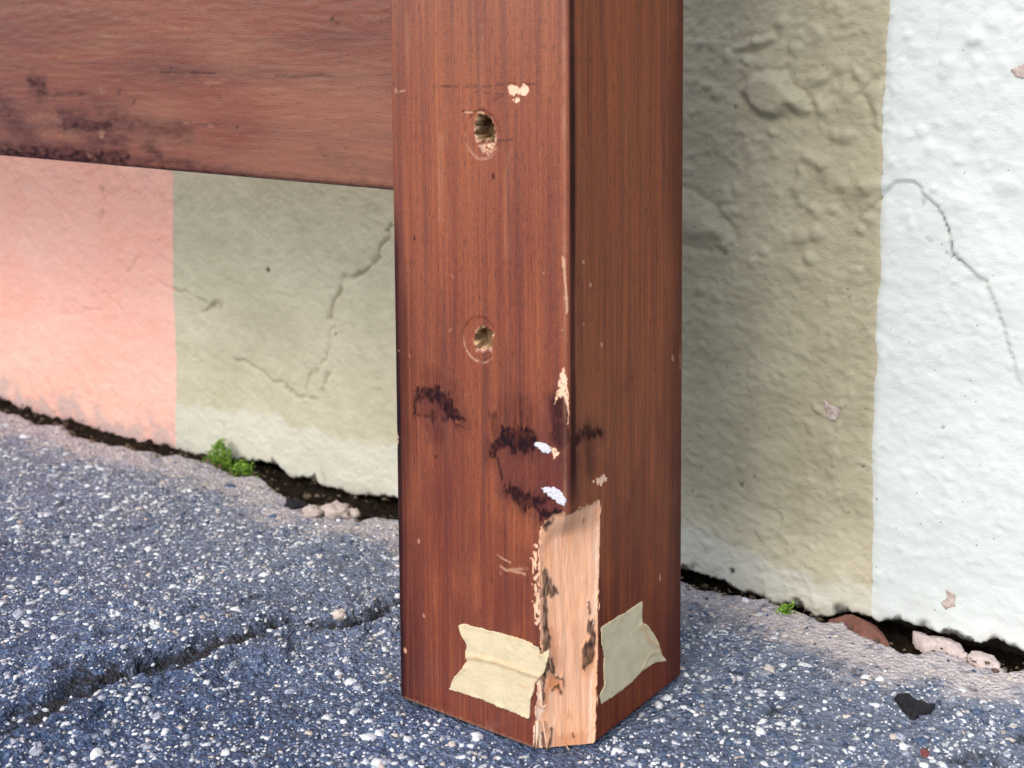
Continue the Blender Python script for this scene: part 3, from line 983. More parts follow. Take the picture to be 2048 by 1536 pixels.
ws = s + .0007 * noise(s * 500, z * 260, 201) + .0004 * noise(s * 1500, z * 900, 202)
wz = z + .0012 * noise(s * 500, z * 260, 203) + .0005 * noise(s * 1500, z * 900, 204)
depth = np.zeros(s.shape); dark = np.zeros(s.shape); red = np.zeros(s.shape); pale = np.zeros(s.shape); orange = np.zeros(s.shape)
# long edges darkened by stain
en = fbm(s * 0 + 2.2, z * 26, 205, 3)
lft = 1 - sst(.0020, .0066 + .0016 * en, s + PA)
hz = z
lfade = 1 - .85 * sst(.185, .225, hz)
dark = np.maximum(dark, np.where((s < 0) & (s > -PA - .003), lft * (.92 + .2 * en) * lfade, 0))
w_in = .0054 + .0010 * en
rb = (1 - sst(w_in * .75, w_in, s)) * sst(.0004, .0015, s)
dark = np.maximum(dark, np.where(s > 0, rb * (.78 + .2 * en) * sst(.085, .12, z), 0))
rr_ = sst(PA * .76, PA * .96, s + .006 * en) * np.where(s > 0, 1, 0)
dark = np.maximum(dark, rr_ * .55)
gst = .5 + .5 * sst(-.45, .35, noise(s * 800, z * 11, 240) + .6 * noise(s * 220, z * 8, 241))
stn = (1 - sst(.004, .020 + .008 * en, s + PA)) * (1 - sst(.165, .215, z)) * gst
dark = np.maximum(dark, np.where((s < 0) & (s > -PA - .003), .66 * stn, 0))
foot_red = sst(-.25, .55, fbm(s * 60, z * 26, 242, 3) + .9 * (1 - z / .11)) * (z < .2)  # deeper red towards the foot of the post, broken up by noise
red = np.maximum(red, np.where(s > -PA - .003, .80 * foot_red * gst, 0) * (s < PA + .003))
# worn pale line along the front edge
ln = np.exp(-((s + .0018) / .0009) ** 2)
orange = np.maximum(orange, ln * (.16 + .35 * sst(-.2, .5, fbm(z * 60, z * 0 + 4.4, 206, 3))) * (z > .09))
wl = on_left(K3([(950, 100), (962, 200), (968, 300), (970, 390)]))
d, _, p = dist_line(ws, wz, wl, .02)
pale = np.maximum(pale, (1 - sst(.0003, .0010, d)) * .9)


def stroke(pts, w, f, amt, fn, soft=.5):
    q = min(1.0, w / .003) if w > .0012 else .12
    d, _, p = dist_line(s + q * (ws - s) + q * .0016 * noise(s * 330, z * 120, 207) + q * .0008 * noise(s * 800, z * 500, 223),
                        z + q * (wz - z) + q * .0014 * noise(s * 300, z * 200, 208) + q * .0007 * noise(s * 1700, z * 160, 224), f(fn(pts)), .03)
    k = (1 - sst(w * soft * .75, w * 1.35, d)) * amt * np.clip(1.0 + .35 * noise(s * 900, z * 330, 227), 0, 1.05) if w > .0012 else (1 - sst(w * soft, w * 1.3, d)) * amt
    if w < .0012:
        k = k * sst(-.55, .1, noise(s * 300, z * 170, 258))
    return k


L, Rr = on_left, on_right
# knot A
mod_ = sst(-.3, .5, noise(s * 240, z * 200, 251))
kx = s + .0009 * noise(s * 420, z * 420, 252) + .0006 * noise(s * 1300, z * 900, 253)
kz = z + (.0006 + .0034 * mod_) * noise(s * 820, z * 45, 254) + .0012 * noise(s * 500, z * 420, 255) + .0007 * noise(s * 1700, z * 700, 256)
kin = np.clip(.90 + .50 * fbm(s * 420, z * 260, 257, 3), 0, 1)
for poly, fn, am in (([(150, 830), (200, 815), (270, 815), (300, 850), (330, 880), (350, 920), (380, 960), (408, 988), (360, 985), (320, 965), (295, 920), (268, 886), (220, 872), (190, 858), (152, 868), (136, 960), (130, 890)], L, .97),
                     ([(615, 1050), (640, 1030), (700, 1040), (770, 1033), (796, 1060), (796, 1110), (785, 1140), (720, 1142), (660, 1130), (620, 1130), (592, 1150), (572, 1190), (548, 1190), (555, 1130), (578, 1108), (600, 1080)], L, 1.0),
                     ([(625, 1365), (660, 1358), (720, 1370), (735, 1410), (800, 1418), (860, 1408), (882, 1420), (820, 1442), (772, 1480), (740, 1490), (700, 1450), (670, 1402), (640, 1395)], L, .95),
                     ([(798, 1480), (860, 1485), (940, 1490), (930, 1512), (820, 1512)], L, 1.0),
                     ([(990, 1105), (1030, 1068), (1060, 1040), (1082, 1010), (1112, 1040), (1162, 1053), (1162, 1077), (1100, 1080), (1060, 1082), (1010, 1122)], Rr, .9)):
    d = sdf_poly(kx, kz, fn(K3(poly)), .03)
    dark = np.maximum(dark, am * (1 - sst(-.0002, .0020, d)) * kin)
    dark = np.maximum(dark, .42 * am * (1 - sst(0, .0075, d)) * gst)
for pts, w, a in ([(230, 860), (235, 1000), (250, 1190)], .0009, .75), ([(240, 950), (330, 1000), (430, 1040)], .0008, .6), ([(150, 960), (230, 970), (290, 990)], .001, .6), \
        ([(140, 830), (130, 960)], .0011, .6), ([(300, 960), (380, 1050)], .0008, .5), \
        ([(570, 960), (580, 1080)], .0026, .55), \
        \
        ([(590, 1200), (630, 1370)], .0009, .7), ([(690, 1440), (760, 1478)], .0008, .6):
    dark = np.maximum(dark, stroke(pts, w, L, a, K3))
for pts, w, a in ([(1085, 1090), (1100, 1260)], .0050, .5), ([(1000, 1110), (1010, 1400)], .0075, .40):
    dark = np.maximum(dark, stroke(pts, w, Rr, a, K3, .2))
# soft smoky streaks rising above the knots
for pts, w, a in ([(230, 760), (260, 850)], .009, .5), ([(340, 800), (360, 900)], .005, .4), ([(700, 960), (700, 1060)], .013, .62), ([(620, 900), (610, 1020)], .006, .35), ([(230, 900), (260, 1080)], .010, .38), ([(60, 860), (70, 1000)], .006, .35), ([(680, 680), (690, 900)], .011, .22), ([(250, 400), (240, 640)], .012, .22), ([(60, 1200), (65, 1500)], .007, .45), ([(130, 1500), (130, 1700), (130, 2100)], .007, .28):
    k = stroke(pts, w, L, a, K3, .1) * (.55 + .9 * np.abs(noise(s * 900, z * 18, 209)))
    dark = np.maximum(dark, np.clip(k, 0, 1))
# deep red resin zones
for pts, w, a in ([(220, 920), (290, 930)], .007, .8), ([(200, 930), (260, 1060)], .006, .6), ([(680, 1190), (940, 1210)], .009, .95), ([(680, 1290), (940, 1310)], .010, .95), ([(720, 1370), (950, 1370)], .006, .8), ([(905, 900), (940, 1100)], .006, .9), ([(920, 1440), (850, 1480)], .006, .7):
    red = np.maximum(red, stroke(pts, w, L, a, K3, .4))
k = stroke([(930, 900), (955, 1000), (935, 1080)], .0058, L, .68, K3, .5)
dark = np.maximum(dark, k)
for pts, w, a in ([(300, 800), (295, 1300)], .0016, .16), ([(540, 150), (545, 620)], .0012, .10), ([(100, 100), (110, 420)], .0018, .10), ([(700, 900), (690, 1500)], .0022, .07), ([(340, 600), (345, 1400)], .0010, .09):
    pale = np.maximum(pale, stroke(pts, w, L, a, K2, .1) * np.clip(.7 + noise(s * 2200, z * 30, 230), 0, 1.2))
# bruises, scratches
for pts, w, a in ([(270, 508), (560, 512), (680, 495)], .0004, .55), ([(700, 490), (860, 497)], .0004, .5), ([(500, 545), (690, 560)], .0004, .45), ([(600, 590), (700, 560)], .0005, .4), ([(400, 657), (550, 657)], .0003, .8), ([(630, 832), (720, 825)], .0004, .5), ([(607, 1030), (607, 1050)], .0007, .8), ([(917, 683), (919, 686)], .0006, .8), ([(145, 1400), (145, 1415)], .0006, .8), ([(600, 980), (575, 900)], .0004, .3):
    dark = np.maximum(dark, stroke(pts, w, L, a, K2))
for pts, w, a in ([(445, 664), (550, 664)], .0004, .8), ([(520, 500), (520, 530)], .0003, .2):
    pale = np.maximum(pale, stroke(pts, w, L, a, K2))
for pts, w, a in ([(570, 400), (640, 440)], .0004, .6), ([(580, 455), (620, 480), (700, 495), (720, 505)], .0006, .55), ([(575, 465), (590, 500)], .0006, .3), ([(640, 480), (730, 470)], .0007, .4), \
        ([(80, 905), (82, 915)], .0009, .95), ([(150, 320), (152, 330)], .0008, .7), ([(180, 720), (182, 728)], .0006, .6), ([(490, 110), (492, 122)], .0006, .4):
    pale = np.maximum(pale, stroke(pts, w, L, a, K1))
for pts, w, a in ([(340, 195), (345, 205)], .0005, .8), ([(868, 235), (868, 240)], .0005, .8), ([(945, 490), (947, 497)], .0006, .9), ([(325, 500), (335, 490)], .0006, .7), ([(45, 605), (48, 608)], .0006, .9), ([(840, 185), (845, 180)], .0005, .6), ([(105, 630), (107, 640)], .0006, .5), ([(300, 840), (280, 820)], .0006, .35), ([(500, 1440), (505, 1450)], .0009, .35), ([(410, 850), (415, 855)], .0007, .35):
    pale = np.maximum(pale, .5 * stroke(pts, w * .7, L, a, K3))
for pts, w, a in ([(1100, 245), (1102, 248)], .0007, .8), ([(1160, 572), (1164, 577)], .0008, .8), ([(1060, 118), (1062, 122)], .0006, .6), ([(1060, 460), (1062, 464)], .0006, .6), ([(1550, 640), (1556, 660)], .0008, .5), ([(1590, 600), (1592, 700)], .0006, .35), ([(1440, 505), (1440, 530)], .0006, .0):
    pale = np.maximum(pale, stroke(pts, w, Rr, a, K3))
pale = np.maximum(pale, stroke([(1438, 505), (1440, 530)], .0007, Rr, .8, K1))
pale = np.maximum(pale, stroke([(35, 530), (45, 515)], .0006, L, .8, K2)); pale = np.maximum(pale, stroke([(30, 545), (90, 535)], .0004, L, .5, K2))
# little fraying along the bottom edge
pale = np.maximum(pale, .38 * (1 - sst(.0006, .0022, z + .001 * noise(s * 500, z * 0, 210))) * np.where((s < 0) & (s > -PA), 1, 0))

# ---- chip: the front corner split away
chipL = L(K1([(1063, 1560)]) if False else [(1064, 1560), (1066, 1490), (1073, 1400), (1081, 1300), (1080, 1241), (1078, 1125), (1080, 1056), (1091, 1042), (1106, 1029), (1123, 1027), (1136, 1032)])
chipR = Rr([(1139, 1029), (1166, 1016), (1200, 998), (1199, 1072), (1196.5, 1192), (1195, 1241), (1196, 1297), (1193, 1402), (1190, 1500), (1189, 1590)])
chip = np.concatenate([chipL, chipR])
dchip = sdf_poly(ws, wz, chip, .05)
zl = chipL[:, 1]; SLo = np.interp(z, zl[:7], chipL[:7, 0]); SLo = np.where(z > zl[6], chipL[6, 0], SLo)
o_ = np.argsort(chipR[2:, 1]); SHi = np.interp(z, chipR[2:, 1][o_], chipR[2:, 0][o_])
ftn = np.clip((s - SLo) / (SHi - SLo), 0, 1)
inchip = dchip < 0
topd = np.interp(s, np.concatenate([chipL[6:, 0], chipR[:3, 0]]), np.concatenate([chipL[6:, 1], chipR[:3, 1]])) - z
rampd = .30 + .70 * sst(0, .014, topd)
tx = (PX + SLo) * (1 - ftn) + PX * ftn
ty = PY * (1 - ftn) + (PY + SHi) * ftn
ux, uy = .76, -.65
rough_d = .0005 * fbm(s * 170, z * 20, 211, 2) + .00018 * fbm(s * 700, z * 120, 212, 2)
edge_in = sst(0, .0012, -dchip)
bx_, by_ = PXX.ravel(), PYY.ravel()
k = np.where(inchip, rampd * edge_in, 0)
NX = bx_ * (1 - k) + tx * k - np.where(inchip, ux * (.0006 - rough_d) * edge_in, 0)
NY = by_ * (1 - k) + ty * k - np.where(inchip, uy * (.0006 - rough_d) * edge_in, 0)


# points on the chip plane given by the image -> (fraction, z) -> s
pL = np.array([PX - .0155, PY]); pR = np.array([PX, PY + .0225])
nn = np.array([pR[1] - pL[1], -(pR[0] - pL[0])]); nn /= np.hypot(*nn)


def on_chip(pts):
    r = []
    for x, y in pts:
        d = ray(x, y)
        tt = (nn @ (pL - EYE[:2])) / (nn @ d[:2])
        p = EYE + d * tt
        fr = ((p[:2] - pL) @ (pR - pL)) / ((pR - pL) @ (pR - pL))
        lo = np.interp(p[2], zl[:7], chipL[:7, 0]); hi = np.interp(p[2], chipR[2:, 1][o_], chipR[2:, 0][o_])
        r.append((lo + fr * (hi - lo), p[2]))
    return np.array(r)


cd = np.zeros(s.shape); cr = np.zeros(s.shape); co = .30 * sst(.1, .5, fbm(s * 130, z * 40, 228, 3)); cp = np.zeros(s.shape)
for poly in ([(798, 880), (826, 870), (848, 960), (838, 1040), (820, 1060), (800, 1000)], [(806, 620), (818, 700), (822, 790), (806, 800)], [(800, 470), (830, 470), (852, 530), (895, 595), (860, 612), (825, 620), (800, 625)], [(800, 600), (822, 620), (826, 660), (838, 800), (850, 860), (845, 890), (800, 890)],
             [(1062, 735), (1108, 745), (1112, 860), (1095, 965), (1045, 1008), (1030, 930), (1030, 880), (1078, 835), (1062, 790)], [(792, 215), (835, 195), (860, 185), (845, 205), (815, 255), (795, 255)],
             [(830, 940), (850, 940), (890, 1010), (870, 1040), (840, 1000)], [(878, 1320), (895, 1312), (890, 1400), (880, 1450), (868, 1440)], [(800, 1060), (826, 1060), (832, 1170), (815, 1215), (800, 1200)]):
    d = sdf_poly(s + 1.3 * (ws - s), z + 1.3 * (wz - z), on_chip(K1(poly)), .03)
    cd = np.maximum(cd, 1 - sst(-.0006, .0005, d))
cd = cd * (.82 + .3 * noise(s * 900, z * 300, 213))
for poly, a in (([(840, 780), (870, 770), (900, 860), (900, 1010), (860, 1010), (850, 900)], .5), ([(835, 1030), (880, 1030), (930, 1080), (930, 1140), (860, 1120), (850, 1330), (835, 1300)], .75), ([(960, 1230), (1000, 1240), (990, 1275), (965, 1270)], .6),
                ([(900, 1360), (1090, 1320), (1090, 1430), (900, 1440)], .45), ([(1030, 560), (1050, 520), (1062, 500), (1070, 560)], .3), ([(800, 250), (840, 250), (840, 460), (800, 460)], .35)):
    d = sdf_poly(s + 1.6 * (ws - s), z + 1.6 * (wz - z), on_chip(K1(poly)), .03)
    co = np.maximum(co, a * (1 - sst(-.002, .001, d)))
for pts, w in ([(870, 1115), (900, 1090), (925, 1130)], .0006), ([(880, 1040), (930, 1060), (935, 1085)], .0005), ([(1025, 195), (1025, 210)], .0005), ([(1068, 650), (1075, 700)], .0007), ([(1000, 1350), (1008, 1362)], .0006):
    d, _, p = dist_line(ws, wz, on_chip(K1(pts)), .02)
    cd = np.maximum(cd, .75 * (1 - sst(w * .5, w * 1.4, d)))
for poly in ([(795, 1400), (850, 1330), (870, 1440), (800, 1470), (765, 1470)],):
    d = sdf_poly(ws, wz, on_chip(K1(poly)), .03)
    cr = np.maximum(cr, .8 * (1 - sst(-.001, .0005, d)))
for pts, w in ([(800, 1080), (808, 1200), (800, 1300), (775, 1420)], .0016), ([(812, 1200), (830, 1225), (805, 1290)], .0007), ([(812, 1300), (835, 1440)], .0007), ([(1112, 250), (1108, 600), (1100, 760)], .0005), ([(1098, 1010), (1095, 1400)], .0006):
    d, _, p = dist_line(ws, wz, on_chip(K1(pts)), .02)
    cp = np.maximum(cp, 1 - sst(w * .5, w * 1.2, d))
orange_c = co
dark = np.where(inchip, np.clip(cd, 0, 1) * (1 - cp), dark)
red = np.where(inchip, cr * (1 - cp), red)
pale_c = cp
kk = np.where(inchip, (.0008 * cd), 0)
NX += ux * kk; NY += uy * kk                                   # stained remnants stand proud
# torn fringe along the left side of the chip
fr = L(K1([(760, 345), (785, 340), (790, 480), (788, 620), (800, 740), (795, 790), (770, 760), (765, 700), (755, 560), (735, 500), (740, 420)]))
df = sdf_poly(s + 2.2 * (ws - s), z + 1.6 * (wz - z), fr, .03)
fringe = (df < 0) & ~inchip & (noise(s * 1300, z * 260, 214) + .6 * noise(s * 500, z * 520, 229) > -.70 + dchip / .0034)

# ---- bolt holes
hole1 = L(K2([(515, 690), (545, 672), (575, 690), (605, 740), (622, 780), (618, 820), (590, 842), (560, 830), (540, 850), (520, 825), (500, 795), (505, 740)]))
hole2 = L(K3([(480, 500), (500, 482), (522, 470), (545, 492), (558, 515), (560, 555), (552, 592), (530, 600), (505, 590), (480, 596), (466, 560), (468, 525)]))
rag1 = L(K2([(520, 850), (540, 850), (575, 830), (610, 820), (622, 870), (600, 905), (580, 920), (555, 890)]))
rag2 = L(K3([(462, 592), (470, 580), (510, 590), (556, 585), (558, 605), (520, 615), (470, 608)]))
c1 = L(K2([(545, 795)]))[0]; c2 = L(K3([(495, 545)]))[0]
holes = np.zeros(s.shape, int)
dh = [sdf_poly(ws, wz, h, .03) for h in (hole1, hole2)]
for i, (c, ra, rb_) in enumerate(((c1, .0086, .0098), (c2, .0086, .0094))):
    q = np.hypot((s - c[0]) / ra, (z - c[1]) / rb_)
    disc = 1 - sst(.93, 1.0, q)
    depth = depth + np.where(disc > 0, .00022 * disc, 0)
    ring = np.exp(-((q - 1) / .035) ** 2)
    ang = np.arctan2(z - c[1], s - c[0])
    depth = depth + .00018 * ring * sst(-.3, .3, noise(s * 260, z * 260, 225))
    dark = np.maximum(dark, .55 * ring * sst(.2, .8, np.cos(ang - 2.4) * .5 + .5) * sst(-.4, .2, noise(ang * 3, q * 0 + i, 215)))
    low = ring * sst(.55, .95, np.cos(ang + 2.1) * .5 + .5)
    pale = np.maximum(pale, (.22 if i == 0 else .60) * low * sst(-.4, .2, noise(s * 500, z * 500, 226)))
    dep = .0085 if i == 0 else .0050
    kk = 1 - sst(-.0012, .0002, dh[i])
    depth = depth + dep * kk * (1 + .25 * noise(s * 500, z * 120, 216))
    holes = np.where(dh[i] < .0001, i + 1, holes)
rim = np.minimum(np.abs(dh[0]), np.abs(dh[1]))
hp = np.exp(-(rim / .0007) ** 2) * sst(-.2, .35, noise(s * 420, z * 330, 217))
for rg in (rag1, rag2):
    d = sdf_poly(ws, wz, rg, .03)
    kk = 1 - sst(-.0006, .0003, d)
    pale = np.maximum(pale, kk * sst(-.5, .2, noise(s * 900, z * 600, 218)) * .9)
    depth = depth + .0012 * kk * (1 + noise(s * 700, z * 700, 219))
pale = np.where(holes > 0, np.clip(hp * sst(-.00055, -.0001, np.minimum(dh[0], dh[1])) + np.where(holes == 2, .30, .16 * (s < c1[0] + .001)) * sst(-.5, .3, noise(s * 420, z * 160, 260)), 0, 1), np.maximum(pale, .85 * hp * (rim < .002)))
dark = np.where(holes > 0, 0, dark); red = np.where(holes > 0, 0, red)

# ---- places where the stain is knocked off to bare wood
bare_l = [K3([(950, 705), (968, 728), (978, 840), (984, 930), (985, 1040), (975, 1000), (970, 900), (945, 860), (915, 870), (900, 928), (905, 880), (918, 800), (935, 740)]),
          K3([(22, 1040), (36, 1050), (46, 1090), (40, 1110), (34, 1145), (22, 1150)]),
          K3([(880, 1140), (915, 1145), (920, 1175), (905, 1200), (890, 1175)]),
          K2([(700, 510), (725, 500), (745, 505), (765, 520), (790, 500), (812, 520), (820, 548), (800, 560), (770, 555), (735, 550), (715, 552), (698, 540)]),
          K2([(705, 592), (735, 580), (765, 578), (762, 600), (735, 597), (715, 602)]),
          K1([(800, 900), (850, 900), (850, 950), (830, 1010), (825, 1050), (800, 1050)])]
bare_r = [K3([(1130, 1320), (1150, 1300), (1180, 1285), (1192, 1315), (1160, 1340), (1135, 1338)]), K3([(1108, 1330), (1118, 1325), (1114, 1355)])]
bare = np.zeros(s.shape, bool)
for pl, f in [(p_, L) for p_ in bare_l] + [(p_, Rr) for p_ in bare_r]:
    d = sdf_poly(s + 1.2 * (ws - s), z + 1.2 * (wz - z), f(pl), .03)
    b_ = (d < 0) & (noise(s * 900, z * 620, 220) > -.38) & ~inchip
    bare |= b_
    depth = depth + np.where(b_, .0003, 0)
bare |= fringe
depth = depth + np.where(fringe, .0004, 0)
dark = np.where(bare, 0, dark); red = np.where(bare, 0, red)
# relief of the surface itself
depth = depth + .00010 * fbm(s * 160, z * 8, 221, 2)
nxv = np.tile(path[:, 2], len(zr)); nyv = np.tile(path[:, 3], len(zr))
NX -= nxv * depth; NY -= nyv * depth
Vp = np.stack([NX, NY, z], 1)
Qp = grid_quads(len(zr), len(path))
seam = path.shape[0] - 1
pale_all = np.where(inchip, pale_c, np.where(bare, .55, pale))
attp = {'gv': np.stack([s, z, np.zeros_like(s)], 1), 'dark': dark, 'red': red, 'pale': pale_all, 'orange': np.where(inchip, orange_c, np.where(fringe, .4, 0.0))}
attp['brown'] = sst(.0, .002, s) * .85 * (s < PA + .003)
attp['pale'] = np.maximum(attp['pale'], np.where((~inchip) & (~bare) & (holes == 0), orange * .6, 0))
qc = inchip[Qp].sum(1) >= 2
qb = (bare[Qp].sum(1) >= 2) & ~qc
qh = ((holes[Qp] > 0).sum(1) >= 2)
qs = s[Qp].mean(1); qz = z[Qp].mean(1)
nb = len(zr)
# caps
ncol = len(path)
cb = len(Vp); Vp = np.concatenate([Vp, [[PX - PA / 2, PY + PA / 2, 0.0], [PX - PA / 2, PY + PA / 2, .60]]])
for k_ in attp:
    a = attp[k_]; attp[k_] = np.concatenate([a, a[:2] * 0])
i0 = np.arange(ncol - 1)
Tb = np.stack([i0 + 1, i0, np.full(ncol - 1, cb)], 1)
it = (nb - 1) * ncol + i0
Tt = np.stack([it, it + 1, np.full(ncol - 1, cb + 1)], 1)
plainq = ~(qc | qb | qh)
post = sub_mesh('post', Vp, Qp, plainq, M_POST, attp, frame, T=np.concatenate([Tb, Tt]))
post['label'] = 'square red brown leg post with chipped lower corner'
o = sub_mesh('bare_wood', Vp, Qp, qc, M_BARE, attp, post); o['label'] = 'pale bare wood where the lower front corner has split off'
for m_, lab in ((qb & (qs > -PA - .004) & (qz < .9), None),):
    # separate the worn spots by position
    spots = [(-PA - .01, -PA + .004, 'pale nick on the left edge of the post'), (-PA + .004, -.006, None), (-.006, .012, None), (.012, PA, 'tan nick on the narrow face of the post')]
    for lo, hi, lb_ in spots:
        for z0, z1 in ((-.01, .050), (.050, .092), (.092, .108), (.108, .17), (.17, .234), (.234, .6)):
            kq = m_ & (qs >= lo) & (qs < hi) & (qz >= z0) & (qz < z1) & ~qh
            if kq.sum() > 6:
                o = sub_mesh('worn_spot', Vp, Qp, kq, M_BARE, attp, post)
                if lb_: o['label'] = lb_
for hi_, lab in ((1, 'upper bolt hole, deeper and splintered'), (2, 'lower bolt hole with tan inner wall')):
    kq = qh & ((holes[Qp] == hi_).any(1))
    o = sub_mesh('bolt_hole', Vp, Qp, kq, M_HOLE, attp, post); o['label'] = lab


def on_post(a, b, o):
    return np.stack([np.where(a < 0, PX + a, PX + o), np.where(a < 0, PY - o, PY + a), b], 1)


for (x0_, y0_), (x1_, y1_), w_ in (((800, 1075), (806, 1225), .0011), ((806, 1210), (832, 1185), .0006), ((800, 1215), (784, 1180), .0006), ((790, 1290), (772, 1425), .0012), ((818, 1290), (832, 1440), .0008),
                                 ((796, 640), (786, 560), .0006), ((800, 760), (790, 700), .0006), ((935, 1405), (960, 1450), .0006), ((800, 480), (792, 400), .0006), ((1108, 700), (1112, 640), .0005), ((1118, 180), (1120, 120), .0005),
                                 ((842, 925), (856, 1000), .0007), ((1103, 1100), (1100, 1200), .0005)):
    d0, d1 = (lambda q: [EYE + ray(*p_) * ((nn @ (pL - EYE[:2])) / (nn @ ray(*p_)[:2])) for p_ in K1(q)])([(x0_, y0_), (x1_, y1_)])
    n3 = np.array([.76, -.65, 0]); ax = d1 - d0; sd3 = np.cross(ax, n3); sd3 = sd3 / np.linalg.norm(sd3) * w_ * .5
    mid = (d0 + d1) / 2 + n3 * .0014
    Vs = np.array([d0 - n3 * .001 + sd3, d0 - n3 * .001 - sd3, d0 + n3 * .0008, mid + sd3 * .8, mid - sd3 * .8, mid + n3 * .0006, d1 + n3 * .0017])
    o = mesh_from('splinter', Vs, [(0, 3, 5, 2), (2, 5, 4, 1), (1, 4, 3, 0)], M_BARE, {'gv': np.stack([Vs[:, 0], Vs[:, 2], Vs[:, 1]], 1), 'dark': np.zeros(7), 'red': np.zeros(7), 'orange': np.zeros(7), 'pale': np.full(7, .6)}, post, smooth=False,
                  tri=[(3, 6, 5), (5, 6, 4), (4, 6, 3)])
tapeL = K1([(365, 778), (380, 768), (402, 765), (440, 780), (500, 792), (620, 822), (720, 852), (800, 892), (806, 930), (850, 902), (848, 950), (822, 1028), (800, 1058), (775, 1082), (768, 1130),
            (752, 1180), (745, 1272), (690, 1250), (600, 1215), (480, 1165), (400, 1140), (317, 1115), (345, 1050), (388, 1005), (412, 962), (404, 925), (410, 880), (388, 830)])
cre = L(K1([(405, 940), (470, 945), (560, 965), (640, 990), (720, 1020), (800, 1045)]))
cre2 = L(K1([(690, 1085), (710, 1100), (740, 1110)]))


def tape_off(a, b, e):
    d, sd_, p = dist_line(a, b, cre, .02)
    return .00035 + .00055 * np.exp(-(d / .0011) ** 2) + .00010 * fbm(a * 260, b * 260, 231, 2) + .0005 * (1 - sst(0, .0022, e)) * sst(0, .5, noise(a * 160, b * 160, 232))


def crease(a, b):
    d, _, p = dist_line(a + .0008 * noise(a * 300, b * 300, 233), b + .0008 * noise(a * 300, b * 300, 234), cre, .02)
    d2, _, p = dist_line(a, b, cre2, .02)
    return np.clip(.55 * np.exp(-((d - .0006) / .0012) ** 2) * (.4 + .6 * sst(-.3, .3, noise(a * 160, b * 420, 235))) + .5 * np.exp(-(d2 / .0008) ** 2), 0, 1)


o = patch('masking_tape', L(tapeL), on_post, .00045, tape_off, M_TAPE, post, .0003, .00028, 900, 11, {'crease': crease})
o['label'] = 'creased torn masking tape on the broad face'
tapeR = K1([(1122, 788), (1180, 745), (1260, 700), (1342, 645), (1343, 755), (1382, 785), (1412, 840), (1430, 890), (1450, 930), (1470, 963), (1410, 975), (1350, 1010), (1290, 1075), (1220, 1130),
            (1125, 1195), (1116, 1150), (1140, 1090), (1136, 990), (1140, 930), (1120, 870)])
creR = Rr(K1([(1335, 770), (1375, 850), (1420, 880)])); creR2 = Rr(K1([(1345, 1000), (1380, 930), (1440, 910)]))


def tape_off2(a, b, e):
    d, _, p = dist_line(a, b, creR, .02); d2, _, p = dist_line(a, b, creR2, .02)
    return .00035 + .0008 * np.exp(-(d / .0012) ** 2) + .0004 * np.exp(-(d2 / .001) ** 2) + .0001 * fbm(a * 260, b * 260, 236, 2) + .0005 * (1 - sst(0, .002, e)) * sst(0, .5, noise(a * 160, b * 160, 237))


def crease2(a, b):
    d, _, p = dist_line(a, b, creR, .02); d2, _, p = dist_line(a, b, creR2, .02)
    return np.clip(.6 * np.exp(-(d / .0012) ** 2) + .45 * np.exp(-(d2 / .0009) ** 2), 0, 1)


o = patch('masking_tape', Rr(tapeR), on_post, .0006, tape_off2, M_TAPE, post, .0003, .0003, 900, 21, {'crease': crease2})
o['label'] = 'torn pointed masking tape on the narrow face'
fl_off = lambda a, b, e: .0003 + .00008 * noise(a * 900, b * 900, 241)
o = patch('paint_fleck', L(K3([(785, 1117), (815, 1106), (850, 1116), (878, 1135), (888, 1165), (870, 1172), (845, 1165), (800, 1130)])), on_post, .00035, fl_off, M_WHITE, post, .0004, .0007, 1500, 31)
o['label'] = 'upper white paint fleck beside a dark knot'
o = patch('paint_fleck', L(K3([(833, 1362), (865, 1356), (905, 1356), (945, 1385), (970, 1432), (955, 1460), (930, 1450), (905, 1425), (875, 1408), (850, 1385)])), on_post, .00035, fl_off, M_WHITE, post, .0004, .0007, 1500, 33)
o['label'] = 'lower white paint fleck above the split corner'

# ------------------------------------------------------------------ BED FRAME: rail
xl = hit(0, 200, 1, RY)[0] - .03
rc = np.concatenate([axis_pts(xl, PX - PA + .002, .0009, -1.5, -10)])
rtop = hit(0, 0, 1, RY)[2] + .03
re_ = .0022
prof = [(RY + .026, RZ, 0, 1)]
prof += [(RY + re_, RZ)]
pz = [RZ + re_ - re_ * math.cos(a) for a in np.linspace(0, math.pi / 2, 7)]
pyy = [RY + re_ - re_ * math.sin(a) for a in np.linspace(0, math.pi / 2, 7)]
zz_f = np.arange(RZ + re_ + .0009, rtop, .0009)
py_ = np.concatenate([[RY + .026, RY + .026], pyy, np.full(len(zz_f), RY), [RY + .001, RY + .026]])
pz_ = np.concatenate([[rtop, RZ], pz, zz_f, [rtop + .001, rtop + .001]])
RX, RZZ = np.meshgrid(rc, pz_); RYY = np.tile(py_[:, None], (1, len(rc)))
a = RX.ravel(); b = RZZ.ravel()
wa = a + .004 * noise(a * 90, b * 240, 301) + .0015 * noise(a * 400, b * 900, 302); wbb = b + .0016 * noise(a * 90, b * 240, 303) + .0007 * noise(a * 400, b * 900, 304)
rd = np.zeros(a.shape); rp = np.zeros(a.shape); rred = np.zeros(a.shape); rdep = np.zeros(a.shape)
C4 = lambda p: crop(p, 0, 0, 800 / 2048)
